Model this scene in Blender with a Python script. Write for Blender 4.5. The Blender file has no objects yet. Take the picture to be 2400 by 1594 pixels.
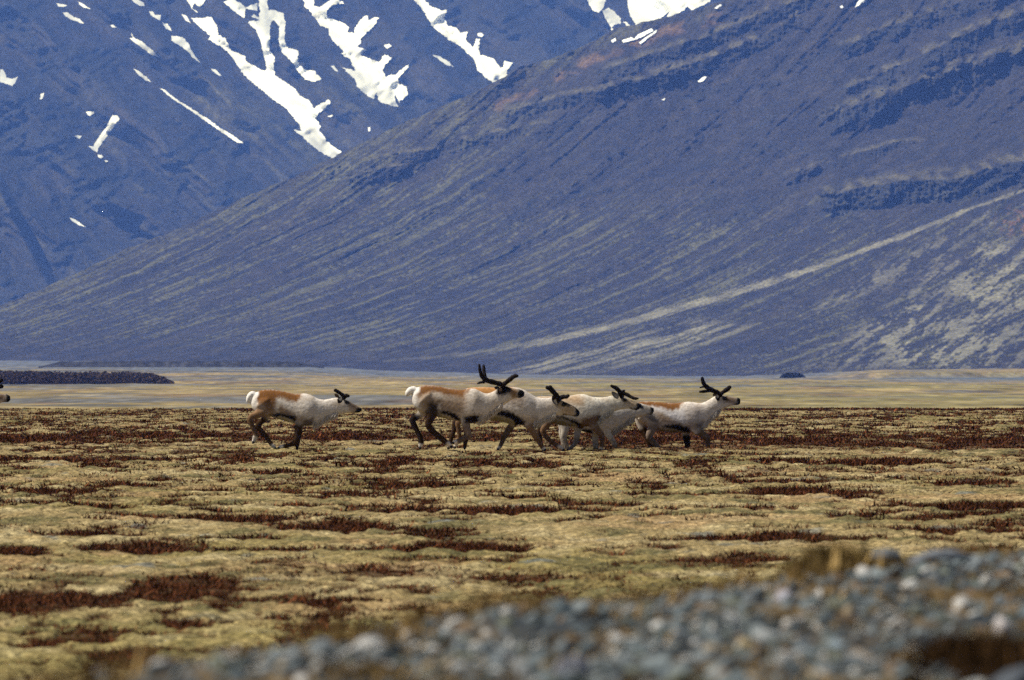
import bpy, bmesh, math, random
import numpy as np
from mathutils import Vector, geometry

sc = bpy.context.scene
COL = sc.collection
random.seed(7)
rng = np.random.default_rng(7)

# ------------------------------------------------------------------ camera
F = 19600.0          # focal length in photo pixels (photo is 2400 wide)
ZC = 1.45            # lens height above the moss plain
HY = 865.0           # photo row of the horizon
cam_d = bpy.data.cameras.new('camera')
cam = bpy.data.objects.new('camera', cam_d)
COL.objects.link(cam)
cam.location = (0, 0, ZC)
cam.rotation_euler = (math.radians(90), 0, 0)
cam_d.sensor_width = 36.0
cam_d.lens = 36.0 * F / 2400.0
cam_d.shift_y = (HY - 797.0) / 2400.0
cam_d.clip_start = 0.5
cam_d.clip_end = 60000
cam_d.dof.use_dof = True
cam_d.dof.focus_distance = 190.0
cam_d.dof.aperture_fstop = 10.5
sc.camera = cam

# ------------------------------------------------------------------ light
SUN_EL, SUN_AZ = math.radians(55), math.radians(85)     # azimuth: to the left of straight behind the camera
to_sun = Vector((-math.cos(SUN_EL) * math.sin(SUN_AZ), -math.cos(SUN_EL) * math.cos(SUN_AZ), math.sin(SUN_EL)))
world = bpy.data.worlds.new('World'); sc.world = world; world.use_nodes = True
wn = world.node_tree.nodes
sky = wn.new('ShaderNodeTexSky'); sky.sky_type = 'NISHITA'; sky.sun_disc = False
sky.sun_elevation = SUN_EL
sky.sun_rotation = math.atan2(to_sun.x, to_sun.y)
bg = wn['Background']; bg.inputs['Strength'].default_value = 0.06
world.node_tree.links.new(sky.outputs[0], bg.inputs[0])
sun_d = bpy.data.lights.new('sun', 'SUN'); sun_d.energy = 5.0; sun_d.angle = math.radians(0.5)
sun_d.color = (1.0, 0.965, 0.90)
sun = bpy.data.objects.new('sun', sun_d); COL.objects.link(sun)
sun.rotation_euler = to_sun.to_track_quat('Z', 'Y').to_euler()
vs = sc.view_settings
vs.view_transform = 'Standard'; vs.look = 'None'; vs.exposure = 0.25; vs.gamma = 1.0
sc.cycles.use_denoising = False
sc.cycles.max_bounces = 6; sc.cycles.diffuse_bounces = 3; sc.cycles.volume_bounces = 0
sc.cycles.transparent_max_bounces = 8
sc.cycles.sample_clamp_indirect = 3.0

# ------------------------------------------------------------------ helpers
_ga = np.random.default_rng(2024).uniform(0, 2 * math.pi, 65536)
_GX = np.cos(_ga).astype(np.float32); _GY = np.sin(_ga).astype(np.float32)
def noise(x, y, seed=0):
    """gradient noise, about -0.7 .. 0.7"""
    x, y = np.broadcast_arrays(np.asarray(x, np.float64), np.asarray(y, np.float64))
    fx0 = np.floor(x); fy0 = np.floor(y); fx = (x - fx0).astype(np.float32); fy = (y - fy0).astype(np.float32)
    ix = fx0.astype(np.int32) + seed * 37; iy = fy0.astype(np.int32) + seed * 101
    x0 = (ix & 255) << 8; x1 = ((ix + 1) & 255) << 8; y0 = iy & 255; y1 = (iy + 1) & 255
    ux = fx * fx * fx * (fx * (fx * 6 - 15) + 10); uy = fy * fy * fy * (fy * (fy * 6 - 15) + 10)
    def g(i, dx, dy):
        return _GX[i] * (fx - dx) + _GY[i] * (fy - dy)
    a = g(x0 + y0, 0, 0); b = g(x1 + y0, 1, 0); c = g(x0 + y1, 0, 1); d = g(x1 + y1, 1, 1)
    return ((a + (b - a) * ux) * (1 - uy) + (c + (d - c) * ux) * uy).astype(np.float64)

def fbm(x, y, octv=4, seed=0, gain=0.5):
    s = 0; a = 1.0; f = 1.0
    for o in range(octv):
        s = s + a * noise(x * f + 17.3 * o, y * f - 9.1 * o, seed + o); a *= gain; f *= 2.03
    return s

def sstep(a, b, x):
    t = np.clip((x - a) / (b - a), 0, 1)
    return t * t * (3 - 2 * t)

def mix(a, b, t):
    return a + (b - a) * t[..., None]

def rgb(r, g, b):
    return np.array([r, g, b], float)

def poly_sd(px, py, poly):
    """signed distance to a polygon, negative inside"""
    P = np.array(poly, float); n = len(P)
    d = np.full(px.shape, 1e18); ins = np.zeros(px.shape, bool)
    for i in range(n):
        ax, ay = P[i]; bx, by = P[(i + 1) % n]
        ex, ey = bx - ax, by - ay
        wx, wy = px - ax, py - ay
        t = np.clip((wx * ex + wy * ey) / (ex * ex + ey * ey + 1e-12), 0, 1)
        d = np.minimum(d, (wx - t * ex) ** 2 + (wy - t * ey) ** 2)
        c = ((ay > py) != (by > py)) & (px < ex * (py - ay) / (ey if abs(ey) > 1e-9 else 1e-9) + ax)
        ins ^= c
    d = np.sqrt(d)
    return np.where(ins, -d, d)

def line_d(px, py, pts):
    d = np.full(px.shape, 1e18)
    for (ax, ay), (bx, by) in zip(pts[:-1], pts[1:]):
        ex, ey = bx - ax, by - ay
        wx, wy = px - ax, py - ay
        t = np.clip((wx * ex + wy * ey) / (ex * ex + ey * ey), 0, 1)
        d = np.minimum(d, (wx - t * ex) ** 2 + (wy - t * ey) ** 2)
    return np.sqrt(d)

def at(px, py, Y):
    return ((px - 1200.0) / F * Y, Y, ZC + (HY - py) / F * Y)

def fast_mesh(name, verts, faces, colors=None, smooth=True):
    verts = np.asarray(verts, np.float32).reshape(-1, 3)
    faces = np.asarray(faces, np.int32); k = faces.shape[1]
    me = bpy.data.meshes.new(name)
    me.vertices.add(len(verts)); me.vertices.foreach_set('co', verts.ravel())
    me.loops.add(faces.size); me.loops.foreach_set('vertex_index', faces.ravel())
    me.polygons.add(len(faces)); me.polygons.foreach_set('loop_start', np.arange(0, faces.size, k, dtype=np.int32))
    me.update(calc_edges=True)
    me.polygons.foreach_set('use_smooth', np.full(len(faces), smooth))
    if colors is not None:
        set_col(me, colors)
    return me

def set_col(me, colors):
    c = np.ones((len(me.vertices), 4), np.float32); c[:, :3] = np.clip(np.asarray(colors).reshape(-1, 3), 0, 1)
    at_ = me.color_attributes.new('tint', 'FLOAT_COLOR', 'POINT'); at_.data.foreach_set('color', c.ravel())

def grid_faces(nr, nc):
    r, c = np.meshgrid(np.arange(nr - 1), np.arange(nc - 1), indexing='ij')
    i = (r * nc + c).ravel()
    return np.stack([i, i + 1, i + nc + 1, i + nc], 1)

def link(name, me, mat=None, parent=None):
    o = bpy.data.objects.new(name, me); COL.objects.link(o)
    if mat is not None and me is not None:
        me.materials.clear(); me.materials.append(mat)
    o.parent = parent
    return o

def tag(o, label=None, cat=None, group=None, kind=None):
    for k, v in (('label', label), ('category', cat), ('group', group), ('kind', kind)):
        if v: o[k] = v
    return o

def empty(name, loc):
    o = bpy.data.objects.new(name, None); COL.objects.link(o); o.location = loc; o.empty_display_size = 0.2
    return o

def material(name, color=(0.5, 0.5, 0.5), attr=False, rough=0.9, spec=0.2, n_scale=None, n_amt=0.25, bump=0.0,
             bump_scale=None, bump_dist=0.02, stretch=(1, 1, 1), detail=6.0, sheen=0.0, n2=None):
    m = bpy.data.materials.new(name); m.use_nodes = True
    nt = m.node_tree; N = nt.nodes; L = nt.links
    b = N['Principled BSDF']; b.inputs['Roughness'].default_value = rough
    b.inputs['Specular IOR Level'].default_value = spec
    if sheen: b.inputs['Sheen Weight'].default_value = sheen
    if attr:
        a = N.new('ShaderNodeAttribute'); a.attribute_name = 'tint'; src = a.outputs['Color']
    else:
        a = N.new('ShaderNodeRGB'); a.outputs[0].default_value = (*color, 1); src = a.outputs[0]
    tc = N.new('ShaderNodeTexCoord'); mp = N.new('ShaderNodeMapping'); mp.inputs['Scale'].default_value = stretch
    L.new(tc.outputs['Object'], mp.inputs['Vector'])
    if n_scale:
        nz = N.new('ShaderNodeTexNoise'); nz.inputs['Scale'].default_value = n_scale; nz.inputs['Detail'].default_value = detail
        nz.inputs['Roughness'].default_value = 0.62
        L.new(mp.outputs[0], nz.inputs['Vector'])
        mr = N.new('ShaderNodeMapRange'); mr.inputs['From Min'].default_value = 0.3; mr.inputs['From Max'].default_value = 0.7
        mr.inputs['To Min'].default_value = 1 - n_amt; mr.inputs['To Max'].default_value = 1 + n_amt
        L.new(nz.outputs['Fac'], mr.inputs['Value'])
        mx = N.new('ShaderNodeMix'); mx.data_type = 'RGBA'; mx.blend_type = 'MULTIPLY'; mx.inputs['Factor'].default_value = 1
        L.new(src, mx.inputs['A']); L.new(mr.outputs[0], mx.inputs['B']); src = mx.outputs['Result']
    if n2:
        nz = N.new('ShaderNodeTexNoise'); nz.inputs['Scale'].default_value = n2[0]; nz.inputs['Detail'].default_value = 3
        L.new(mp.outputs[0], nz.inputs['Vector'])
        mr = N.new('ShaderNodeMapRange'); mr.inputs['From Min'].default_value = 0.35; mr.inputs['From Max'].default_value = 0.65
        mr.inputs['To Min'].default_value = 1 - n2[1]; mr.inputs['To Max'].default_value = 1 + n2[1]
        L.new(nz.outputs['Fac'], mr.inputs['Value'])
        mx = N.new('ShaderNodeMix'); mx.data_type = 'RGBA'; mx.blend_type = 'MULTIPLY'; mx.inputs['Factor'].default_value = 1
        L.new(src, mx.inputs['A']); L.new(mr.outputs[0], mx.inputs['B']); src = mx.outputs['Result']
    L.new(src, b.inputs['Base Color'])
    if bump:
        nb = N.new('ShaderNodeTexNoise'); nb.inputs['Scale'].default_value = bump_scale or n_scale
        nb.inputs['Detail'].default_value = detail; L.new(mp.outputs[0], nb.inputs['Vector'])
        bp = N.new('ShaderNodeBump'); bp.inputs['Strength'].default_value = bump; bp.inputs['Distance'].default_value = bump_dist
        L.new(nb.outputs['Fac'], bp.inputs['Height']); L.new(bp.outputs[0], b.inputs['Normal'])
    return m

M_moss = material('moss', attr=True, n_scale=8, n_amt=0.65, bump=1.0, bump_scale=11, bump_dist=0.10, spec=0.03, detail=8, n2=(26, 0.55))
M_plain = material('river_flat', attr=True, n_scale=0.16, n_amt=0.34, spec=0.03, stretch=(1, 0.07, 1), n2=(0.5, 0.2))
M_rock = material('basalt_slope', attr=True, n_scale=0.05, n_amt=0.38, bump=0.9, bump_scale=0.07, bump_dist=6.0, spec=0.03, stretch=(1, 0.35, 1), detail=7, n2=(0.30, 0.40))
M_snow = material('old_snow', color=(0.88, 0.92, 0.99), n_scale=0.03, n_amt=0.04, rough=0.7)
M_gravel = material('bank_soil', attr=True, n_scale=30, n_amt=0.4, bump=0.8, bump_scale=40, bump_dist=0.02)
M_stone = material('stone', attr=True, n_scale=22, n_amt=0.3, bump=0.4, bump_scale=35, bump_dist=0.01, rough=0.8, spec=0.3)
M_heath = material('heath_twigs', attr=True, rough=0.95, spec=0.05)
M_fur = material('fur', attr=True, n_scale=30, n_amt=0.22, n2=(90, 0.12), bump=0.3, bump_scale=60, bump_dist=0.008, stretch=(0.6, 1, 1), rough=0.95, spec=0.04)
M_velvet = material('antler_velvet', color=(0.016, 0.011, 0.009), n_scale=30, n_amt=0.4, rough=0.9, spec=0.1)
M_ear = material('ear_fur', attr=True, n_scale=40, n_amt=0.25)
M_eye = material('eye', color=(0.006, 0.005, 0.004), rough=0.2, spec=0.5)
M_hoof = material('hoof', color=(0.014, 0.012, 0.012), n_scale=30, n_amt=0.3, rough=0.6)
M_scrub = material('scrub', attr=True, rough=0.95, spec=0.05)

# ------------------------------------------------------------------ mountains and plain
def interp(px, pts):
    P = np.array(pts, float); return np.interp(px, P[:, 0], P[:, 1])

RIDGE = [(-800, 1010), (-200, 800), (0, 716), (100, 676), (203, 630), (305, 579), (386, 549), (508, 493), (610, 447), (691, 412),
         (772, 374), (813, 351), (976, 274), (1108, 219), (1220, 158), (1352, 117), (1443, 66), (1586, 35), (1687, 5), (1728, -15), (2400, -330), (3200, -600)]
BASE = [(-800, 846), (0, 845), (450, 850), (700, 856), (900, 869), (1250, 879), (1700, 883), (1900, 876), (2400, 872), (3200, 870)]

MS = 1.6
def rm_base_depth(px):
    return MS * (5700.0 - 0.6 * px)

def spaced(lo, a, b, hi, n, m):
    return np.concatenate([np.linspace(lo, a, m, endpoint=False), np.linspace(a, b, n, endpoint=False), np.linspace(b, hi, m + 1)])

CLIFFS = [  # photo rows of the upper edge of each rock band, thickness, strength
    ([(1925, 462), (2020, 440), (2120, 425), (2240, 420), (2330, 392), (2480, 365)], 62, 1.0),
    ([(1990, 205), (2080, 168), (2200, 110), (2330, 52), (2480, 0)], 48, 0.8),
    ([(1930, 275), (2040, 238), (2130, 200), (2260, 160), (2400, 120), (2480, 100)], 58, 0.9),
    ([(2140, 190), (2250, 150), (2400, 105), (2500, 70)], 34, 0.6),
    ([(1980, 110), (2060, 70), (2150, 40), (2300, -10), (2480, -60)], 40, 0.7),
    ([(1400, 170), (1520, 130), (1660, 85), (1800, 25), (1900, -10)], 34, 0.7),
    ([(1390, 215), (1520, 180), (1650, 140), (1790, 85), (1860, 40)], 38, 0.7),
    ([(1180, 262), (1330, 225), (1480, 190), (1600, 165)], 30, 0.5),
    ([(770, 405), (880, 370), (1000, 352), (1120, 318), (1260, 290)], 24, 0.3),
    ([(800, 425), (880, 398), (960, 385)], 30, 0.4),
    ([(1840, 410), (1930, 385), (2040, 350), (2130, 330)], 24, 0.45),
]

def build_right_mountain():
    px = spaced(-800, -110, 2510, 3200, 880, 16)
    NR = 340
    yb = interp(px, BASE) + 14.0
    yr = np.maximum(interp(px, RIDGE), -150.0)
    yr = yr + 5.0 * fbm(px / 60.0, px * 0, 4, 3) + 2.0 * fbm(px / 14.0, px * 0, 3, 4)
    v = np.linspace(0, 1, NR)[:, None]
    PX = np.broadcast_to(px, (NR, len(px))); PY = yb + (yr - yb) * v
    h = interp(px, BASE) - PY
    hc = np.maximum(h, -20)
    Y = rm_base_depth(PX) / MS + 2700.0 * (1 - np.exp(-hc / 470.0))
    k, m0 = 0.0010, 0.25
    hh = np.maximum(hc, 0)
    c = PX - np.log(1 + k * hh / m0) / k                 # constant along a fall line
    al = PX + 0.5 * PY
    warp = 12 * fbm(PX / 90, PY / 90, 3, 11)
    cw = c + warp
    # gullies and ribs that run down the fall lines
    g1 = fbm(cw / 190.0, hh / 900.0, 3, 21); g2 = fbm(cw / 48.0, hh / 420.0, 3, 22); g3 = fbm(cw / 15.0, hh / 120.0, 3, 23)
    low = sstep(-10, 60, h)
    D = low * (60 * g1 + 13 * np.abs(g2) + 5 * g3 * sstep(40, 250, h))
    D += low * 7 * fbm(PX / 26.0, PY / 15.0, 4, 31) * sstep(60, 320, h)
    # rock bands: nearly upright faces with a ledge above them
    rockm = np.zeros_like(PY); rim = np.zeros_like(PY); rib = np.full_like(PY, .5)
    for pts, th, st in CLIFFS:
        xs = [p[0] for p in pts]
        edge0 = interp(px, pts) + 4 * fbm(PX / 90.0, PY * 0, 2, int(xs[0])); edge = edge0 + 3 * noise(PX / 12.0, PY * 0, int(xs[0]) + 5)
        inx = ((1.0 if st >= 1 else .6) + (0.0 if st >= 1 else .4) * sstep(-.28, .05, fbm(PX / 75.0, PY / 120.0, 3, int(xs[0]) + 77))) * sstep(xs[0] - 30, xs[0] + 30, PX + 20 * fbm(PX / 30, PY / 30, 2, 5)) * (1 - sstep(xs[-1] - 10, xs[-1] + 60, PX))
        thk = th * .85
        u = (edge + thk - PY) / thk                         # 0 at the foot, 1 at the rim
        face = np.clip(u, 0, 1)
        dd = 2700.0 / 470.0 * np.exp(-hc / 470.0) * thk
        D -= .78 * st * inx * dd * np.clip((edge0 + thk - PY) / thk, 0, 1) * (1 - sstep(1.0, 3.4, (edge0 + thk - PY) / thk))
        inside = inx * sstep(-0.1, 0.05, u) * (1 - sstep(0.98, 1.08, u))
        col = np.abs(noise(PX / 9.0 + 0.2 * noise(PX / 30, PY / 20, 3), PY / 60.0, 41)) * 1.4 + 0.8 * np.abs(noise(PX / 22.0, PY / 50.0, 42))
        D += inside * (20 * (col - 0.5) + 14 * fbm(PX / 18, PY / 9, 4, 44) + 22 * noise(PX / 38, PY / 60, 46))
        rockm = np.maximum(rockm, inside * st); rib = np.where(inside > .3, col, rib)
        rim = np.maximum(rim, inx * sstep(.98, 1.06, u) * (1 - sstep(1.2, 1.7, u)) * sstep(-.3, .2, noise(PX / 30, PY / 20, 47)))
    crag = sstep(0.14, 0.40, fbm(PX / 90.0 + PY / 160.0, (PY + .33 * PX) / 34.0, 4, 51)) * sstep(200, 420, h) * (1 - .7 * np.exp(-((c - 1000) / 160.0) ** 2))
    D += crag * 10 * fbm(PX / 24.0, PY / 12.0, 4, 52)
    Y = MS * (Y + D)
    X = (PX - 1200) / F * Y; Z = ZC + (HY - PY) / F * Y
    # colour of the ground itself: scree, bare rock, moss
    scree = rgb(.029, .027, .028); rock = rgb(.026, .027, .030); moss = rgb(.100, .098, .050); pale = rgb(.24, .228, .165)
    n1 = fbm(cw / 60.0, hh / 260.0, 4, 61)
    Cc = mix(np.broadcast_to(scree, PY.shape + (3,)), rgb(.038, .034, .031), sstep(-.3, .5, n1))
    Cc = mix(Cc, rock, np.clip(rockm * 1.0 + 0.6 * crag, 0, 1)) * (1 + rockm * 1.1 * (rib - .35))[..., None]
    Cc = mix(Cc, rgb(.10, .092, .06), .75 * rim)
    patch = fbm(PX / 230.0, PY / 120.0, 3, 66)
    streak = fbm(cw / 17.0, hh / 130.0, 4, 62, 0.6) + 0.5 * fbm(PX / 12, PY / 6, 3, 63, .7) + 0.35 * patch
    leftm = (1 - sstep(900, 1500, PX)) * sstep(10, 80, h)
    midm = sstep(1000, 1500, PX) * (1 - sstep(330, 480, h))
    veg = leftm * sstep(.0, .45, streak) * 0.75 + midm * sstep(.08, .5, streak) * 0.7
    rb = (1 - sstep(12, 46, np.abs(PY - yr[None, :]))) * (1 - sstep(1500, 1800, PX))
    veg = np.maximum(veg, 0.5 * rb * sstep(-.35, .2, streak))
    Cc = mix(Cc, moss, np.clip(veg, 0, 1))
    band = line_d(PX + 6 * fbm(PX / 30, PY / 30, 2, 70), PY, [(2420, 438), (2280, 488), (2100, 560), (1900, 632), (1700, 692), (1500, 748), (1300, 796), (1080, 832), (900, 846)])
    bw = interp(px, [(-800, 3), (900, 3), (1300, 8), (1700, 8.5), (2000, 6.5), (2400, 3.5), (3200, 3)])
    bm = (1 - sstep(0.6, 1.2, band / bw + .9 * fbm(cw / 9, hh / 50, 4, 71, .65))) * (.75 + .6 * noise(PX / 60, PY / 60, 75))
    Cc = mix(Cc, pale, 0.72 * np.clip(bm, 0, 1) * (.25 + .75 * sstep(1000, 1400, PX)))
    lowp = poly_sd(PX, PY, [(1180, 872), (1420, 800), (1640, 748), (1760, 768), (1640, 812), (1500, 850), (1320, 878)])
    lm = (1 - sstep(-18, 16, lowp)) * sstep(-.20, .25, fbm(cw / 22.0, hh / 45.0, 4, 72) + .25 * noise(PX / 7, PY / 4, 7))
    Cc = mix(Cc, pale, 0.6 * lm)
    mott = fbm((PY + .72 * PX) / 26.0, PX / 85.0, 3, 73, 0.6) + .45 * fbm(PX / 16.0, PY / 7.0, 3, 76, .6)
    rp = np.minimum(poly_sd(PX, PY, [(1880, 860), (2060, 740), (2180, 620), (2300, 560), (2480, 560), (2480, 868), (2000, 872)]),
                    np.minimum(poly_sd(PX, PY, [(1920, 720), (2010, 640), (2190, 560), (2320, 490), (2330, 520), (2200, 620), (2050, 690)]),
                               poly_sd(PX, PY, [(1920, 735), (2020, 660), (2140, 610), (2000, 690)])))
    rm_ = (1 - sstep(-30, 22, rp)) * sstep(-.02, .16, mott + .12 * noise(PX / 6, PY / 4, 74)) * (0.55 + .45 * sstep(-.2, .3, patch))
    Cc = mix(Cc, pale, 0.62 * rm_)
    och = (1 - sstep(4, 20, line_d(PX, PY + 5 * fbm(PX / 25, PY / 20, 2, 81), [(1170, 248), (1260, 205), (1340, 162), (1440, 118), (1560, 75), (1690, 40)]))) * sstep(-.15, .3, fbm(PX / 50, PY / 30, 3, 82))
    Cc = mix(Cc, rgb(.15, .095, .045), 0.6 * och)
    och2 = (1 - sstep(10, 70, np.hypot(PX - 2390, (PY - 520) * 1.3))) * sstep(.0, .3, fbm(PX / 18, PY / 12, 3, 83))
    Cc = mix(Cc, rgb(.20, .11, .06), 0.6 * och2)
    # back of the ridge
    nb = 6; bx = []; bc = []
    for i in range(1, nb + 1):
        Yk = Y[-1] + i * 200.0
        bx.append(np.stack([X[-1] / Y[-1] * Yk, Yk, Z[-1] - i * i * 9.0 - i * 22.0], -1)); bc.append(Cc[-1])
    V = np.concatenate([np.stack([X, Y, Z], -1), np.array(bx)], 0)
    Cc = np.concatenate([Cc, np.array(bc)], 0)
    me = fast_mesh('near_mountain', V, grid_faces(NR + nb, len(px)), Cc)
    o = link('near_mountain', me, M_rock); tag(o, kind='structure')
    return o, px, PY, Y

rm_obj, RM_PX, RM_PY, RM_Y = build_right_mountain()

def build_left_mountain():
    px = spaced(-900, -110, 1780, 2600, 560, 12)
    py = np.linspace(760, -140, 270)
    PX, PY = np.meshgrid(px, py)
    c = PY - 0.85 * PX                                   # constant down the fall lines
    cw = c + 30 * fbm(PX / 150, PY / 150, 3, 101)
    h = 760 - PY
    Y = 8300 + 2.3 * h + 0.55 * (PX - 0) * 0.6
    # gullies where the snow lies, ribs between them
    gl = np.array([-1250., -1060, -823, -575, -318, -120, 110, 330, 560, 800])
    d = np.min(np.abs(cw[..., None] - gl), -1)
    mid = sstep(0, 120, d)
    D = -170 * mid * sstep(-150, 60, 520 - PY)
    D += 38 * fbm(cw / 60.0, (PX + PY) / 500.0, 4, 103) + 12 * np.abs(fbm(cw / 22.0, (PX + PY) / 200.0, 3, 104))
    cross = PY + 0.55 * PX
    crag = sstep(-.02, .34, fbm(PX / 120.0, PY / 95.0, 4, 105) + 0.25 * (1 - sstep(200, 420, PX)) * sstep(150, 260, PY) * (1 - sstep(430, 520, PY)) + .12 * sstep(500, 900, PX) * (1 - sstep(60, 240, PY)))
    D += crag * (34 * fbm(cross / 42.0, c / 120.0, 4, 106) + 16 * fbm(PX / 24, PY / 15, 4, 107))
    # lower left spur that leans the other way
    sp = sstep(0, 1, (PY - (400 + 1.9 * PX)) / 60.0)
    D -= 160 * sp * sstep(0, 200, PY - 300)
    Y = MS * (Y + D)
    X = (PX - 1200) / F * Y; Z = ZC + (HY - PY) / F * Y
    scree = rgb(.028, .028, .028); rock = rgb(.022, .024, .027)
    n1 = fbm(cw / 50.0, (PX + PY) / 320.0, 4, 111)
    C = mix(np.broadcast_to(scree, PY.shape + (3,)), rgb(.038, .035, .032), sstep(-.3, .5, n1))
    C = mix(C, rock, 0.8 * crag)
    green = sstep(.08, .5, fbm(cw / 34.0, (PX + PY) / 240.0, 4, 113) + .3 * fbm(PX / 260, PY / 130, 2, 114)) * sstep(120, 330, PY + 0.0 * PX)
    C = mix(C, rgb(.075, .072, .045), 0.5 * green)
    g2 = (1 - sstep(10, 60, line_d(PX, PY, [(480, 225), (580, 275), (680, 335), (760, 380)]))) * sstep(-.3, .3, n1)
    g3 = (1 - sstep(10, 60, line_d(PX, PY, [(740, 170), (800, 205), (850, 240)]))) * sstep(-.3, .3, n1)
    C = mix(C, rgb(.10, .097, .055), 0.6 * np.maximum(g2, g3))
    me = fast_mesh('far_mountain', np.stack([X, Y, Z], -1), grid_faces(len(py), len(px)), C)
    # faces must look at the camera
    o = link('far_mountain', me, M_rock); tag(o, kind='structure')
    return o, px, py, Y

lm_obj, LM_PX, LM_PY, LM_Y = build_left_mountain()

def lm_depth(x, y):
    """depth of the far mountain seen at photo pixel x, y"""
    j = np.clip(np.searchsorted(LM_PX, x) - 1, 0, len(LM_PX) - 2)
    fy = np.clip((LM_PY[0] - y) / (LM_PY[0] - LM_PY[1]), 0, len(LM_PY) - 2.001); i = fy.astype(int); ty = fy - i
    tx = (x - LM_PX[j]) / (LM_PX[j + 1] - LM_PX[j])
    a = LM_Y[i, j] * (1 - tx) + LM_Y[i, j + 1] * tx; b = LM_Y[i + 1, j] * (1 - tx) + LM_Y[i + 1, j + 1] * tx
    return a * (1 - ty) + b * ty

def rm_depth(x, y):
    out = np.zeros(len(x))
    for n, (a, b) in enumerate(zip(x, y)):
        j = int(np.argmin(np.abs(RM_PX - a))); col = RM_PY[:, j]
        out[n] = np.interp(-b, -col, RM_Y[:, j])
    return out

def snow_patch(pts, parent, depth, rough=5.0, off=5.0):
    P = [np.array(p, float) for p in pts]
    out = []
    for i in range(len(P)):                                # ragged outline
        a, b = P[i], P[(i + 1) % len(P)]; L = np.linalg.norm(b - a); n = max(1, int(L / 3.0))
        nrm = np.array([-(b - a)[1], (b - a)[0]]) / (L + 1e-9)
        for k_ in range(n):
            q = a + (b - a) * k_ / n
            w = rough * (0.7 * float(noise(q[0] / 13.0, q[1] / 13.0, 5)) + 0.8 * float(noise(q[0] / 5.0, q[1] / 5.0, 6)) + .8 * float(noise(q[0] / 2.2, q[1] / 2.2, 8)))
            out.append(q + nrm * w)
    B = np.array(out)
    x0, y0 = B.min(0); x1, y1 = B.max(0)
    gx, gy = np.meshgrid(np.arange(x0, x1, 5.0), np.arange(y0, y1, 5.0))
    gx = gx.ravel(); gy = gy.ravel(); keep = poly_sd(gx, gy, B) < -2.0
    I = np.stack([gx[keep], gy[keep]], 1)
    A = np.concatenate([B, I], 0) if len(I) else B
    n = len(B)
    res = geometry.delaunay_2d_cdt([Vector(p) for p in A], [], [list(range(n))], 1, 0.01)
    Q = np.array([tuple(v) for v in res[0]]); fc = [f for f in res[2] if len(f) == 3]
    if not fc: return None
    Y = depth(Q[:, 0], Q[:, 1]) * (1 - off * 1e-4)
    sd = poly_sd(Q[:, 0], Q[:, 1], B)
    Y = Y - 1.9 * off * sstep(0, 12, -sd)
    V = np.stack([(Q[:, 0] - 1200) / F * Y, Y, ZC + (HY - Q[:, 1]) / F * Y], 1)
    o = link('snow_patch', fast_mesh('snow_patch', V, np.array(fc)), M_snow, parent)
    return o

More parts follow.
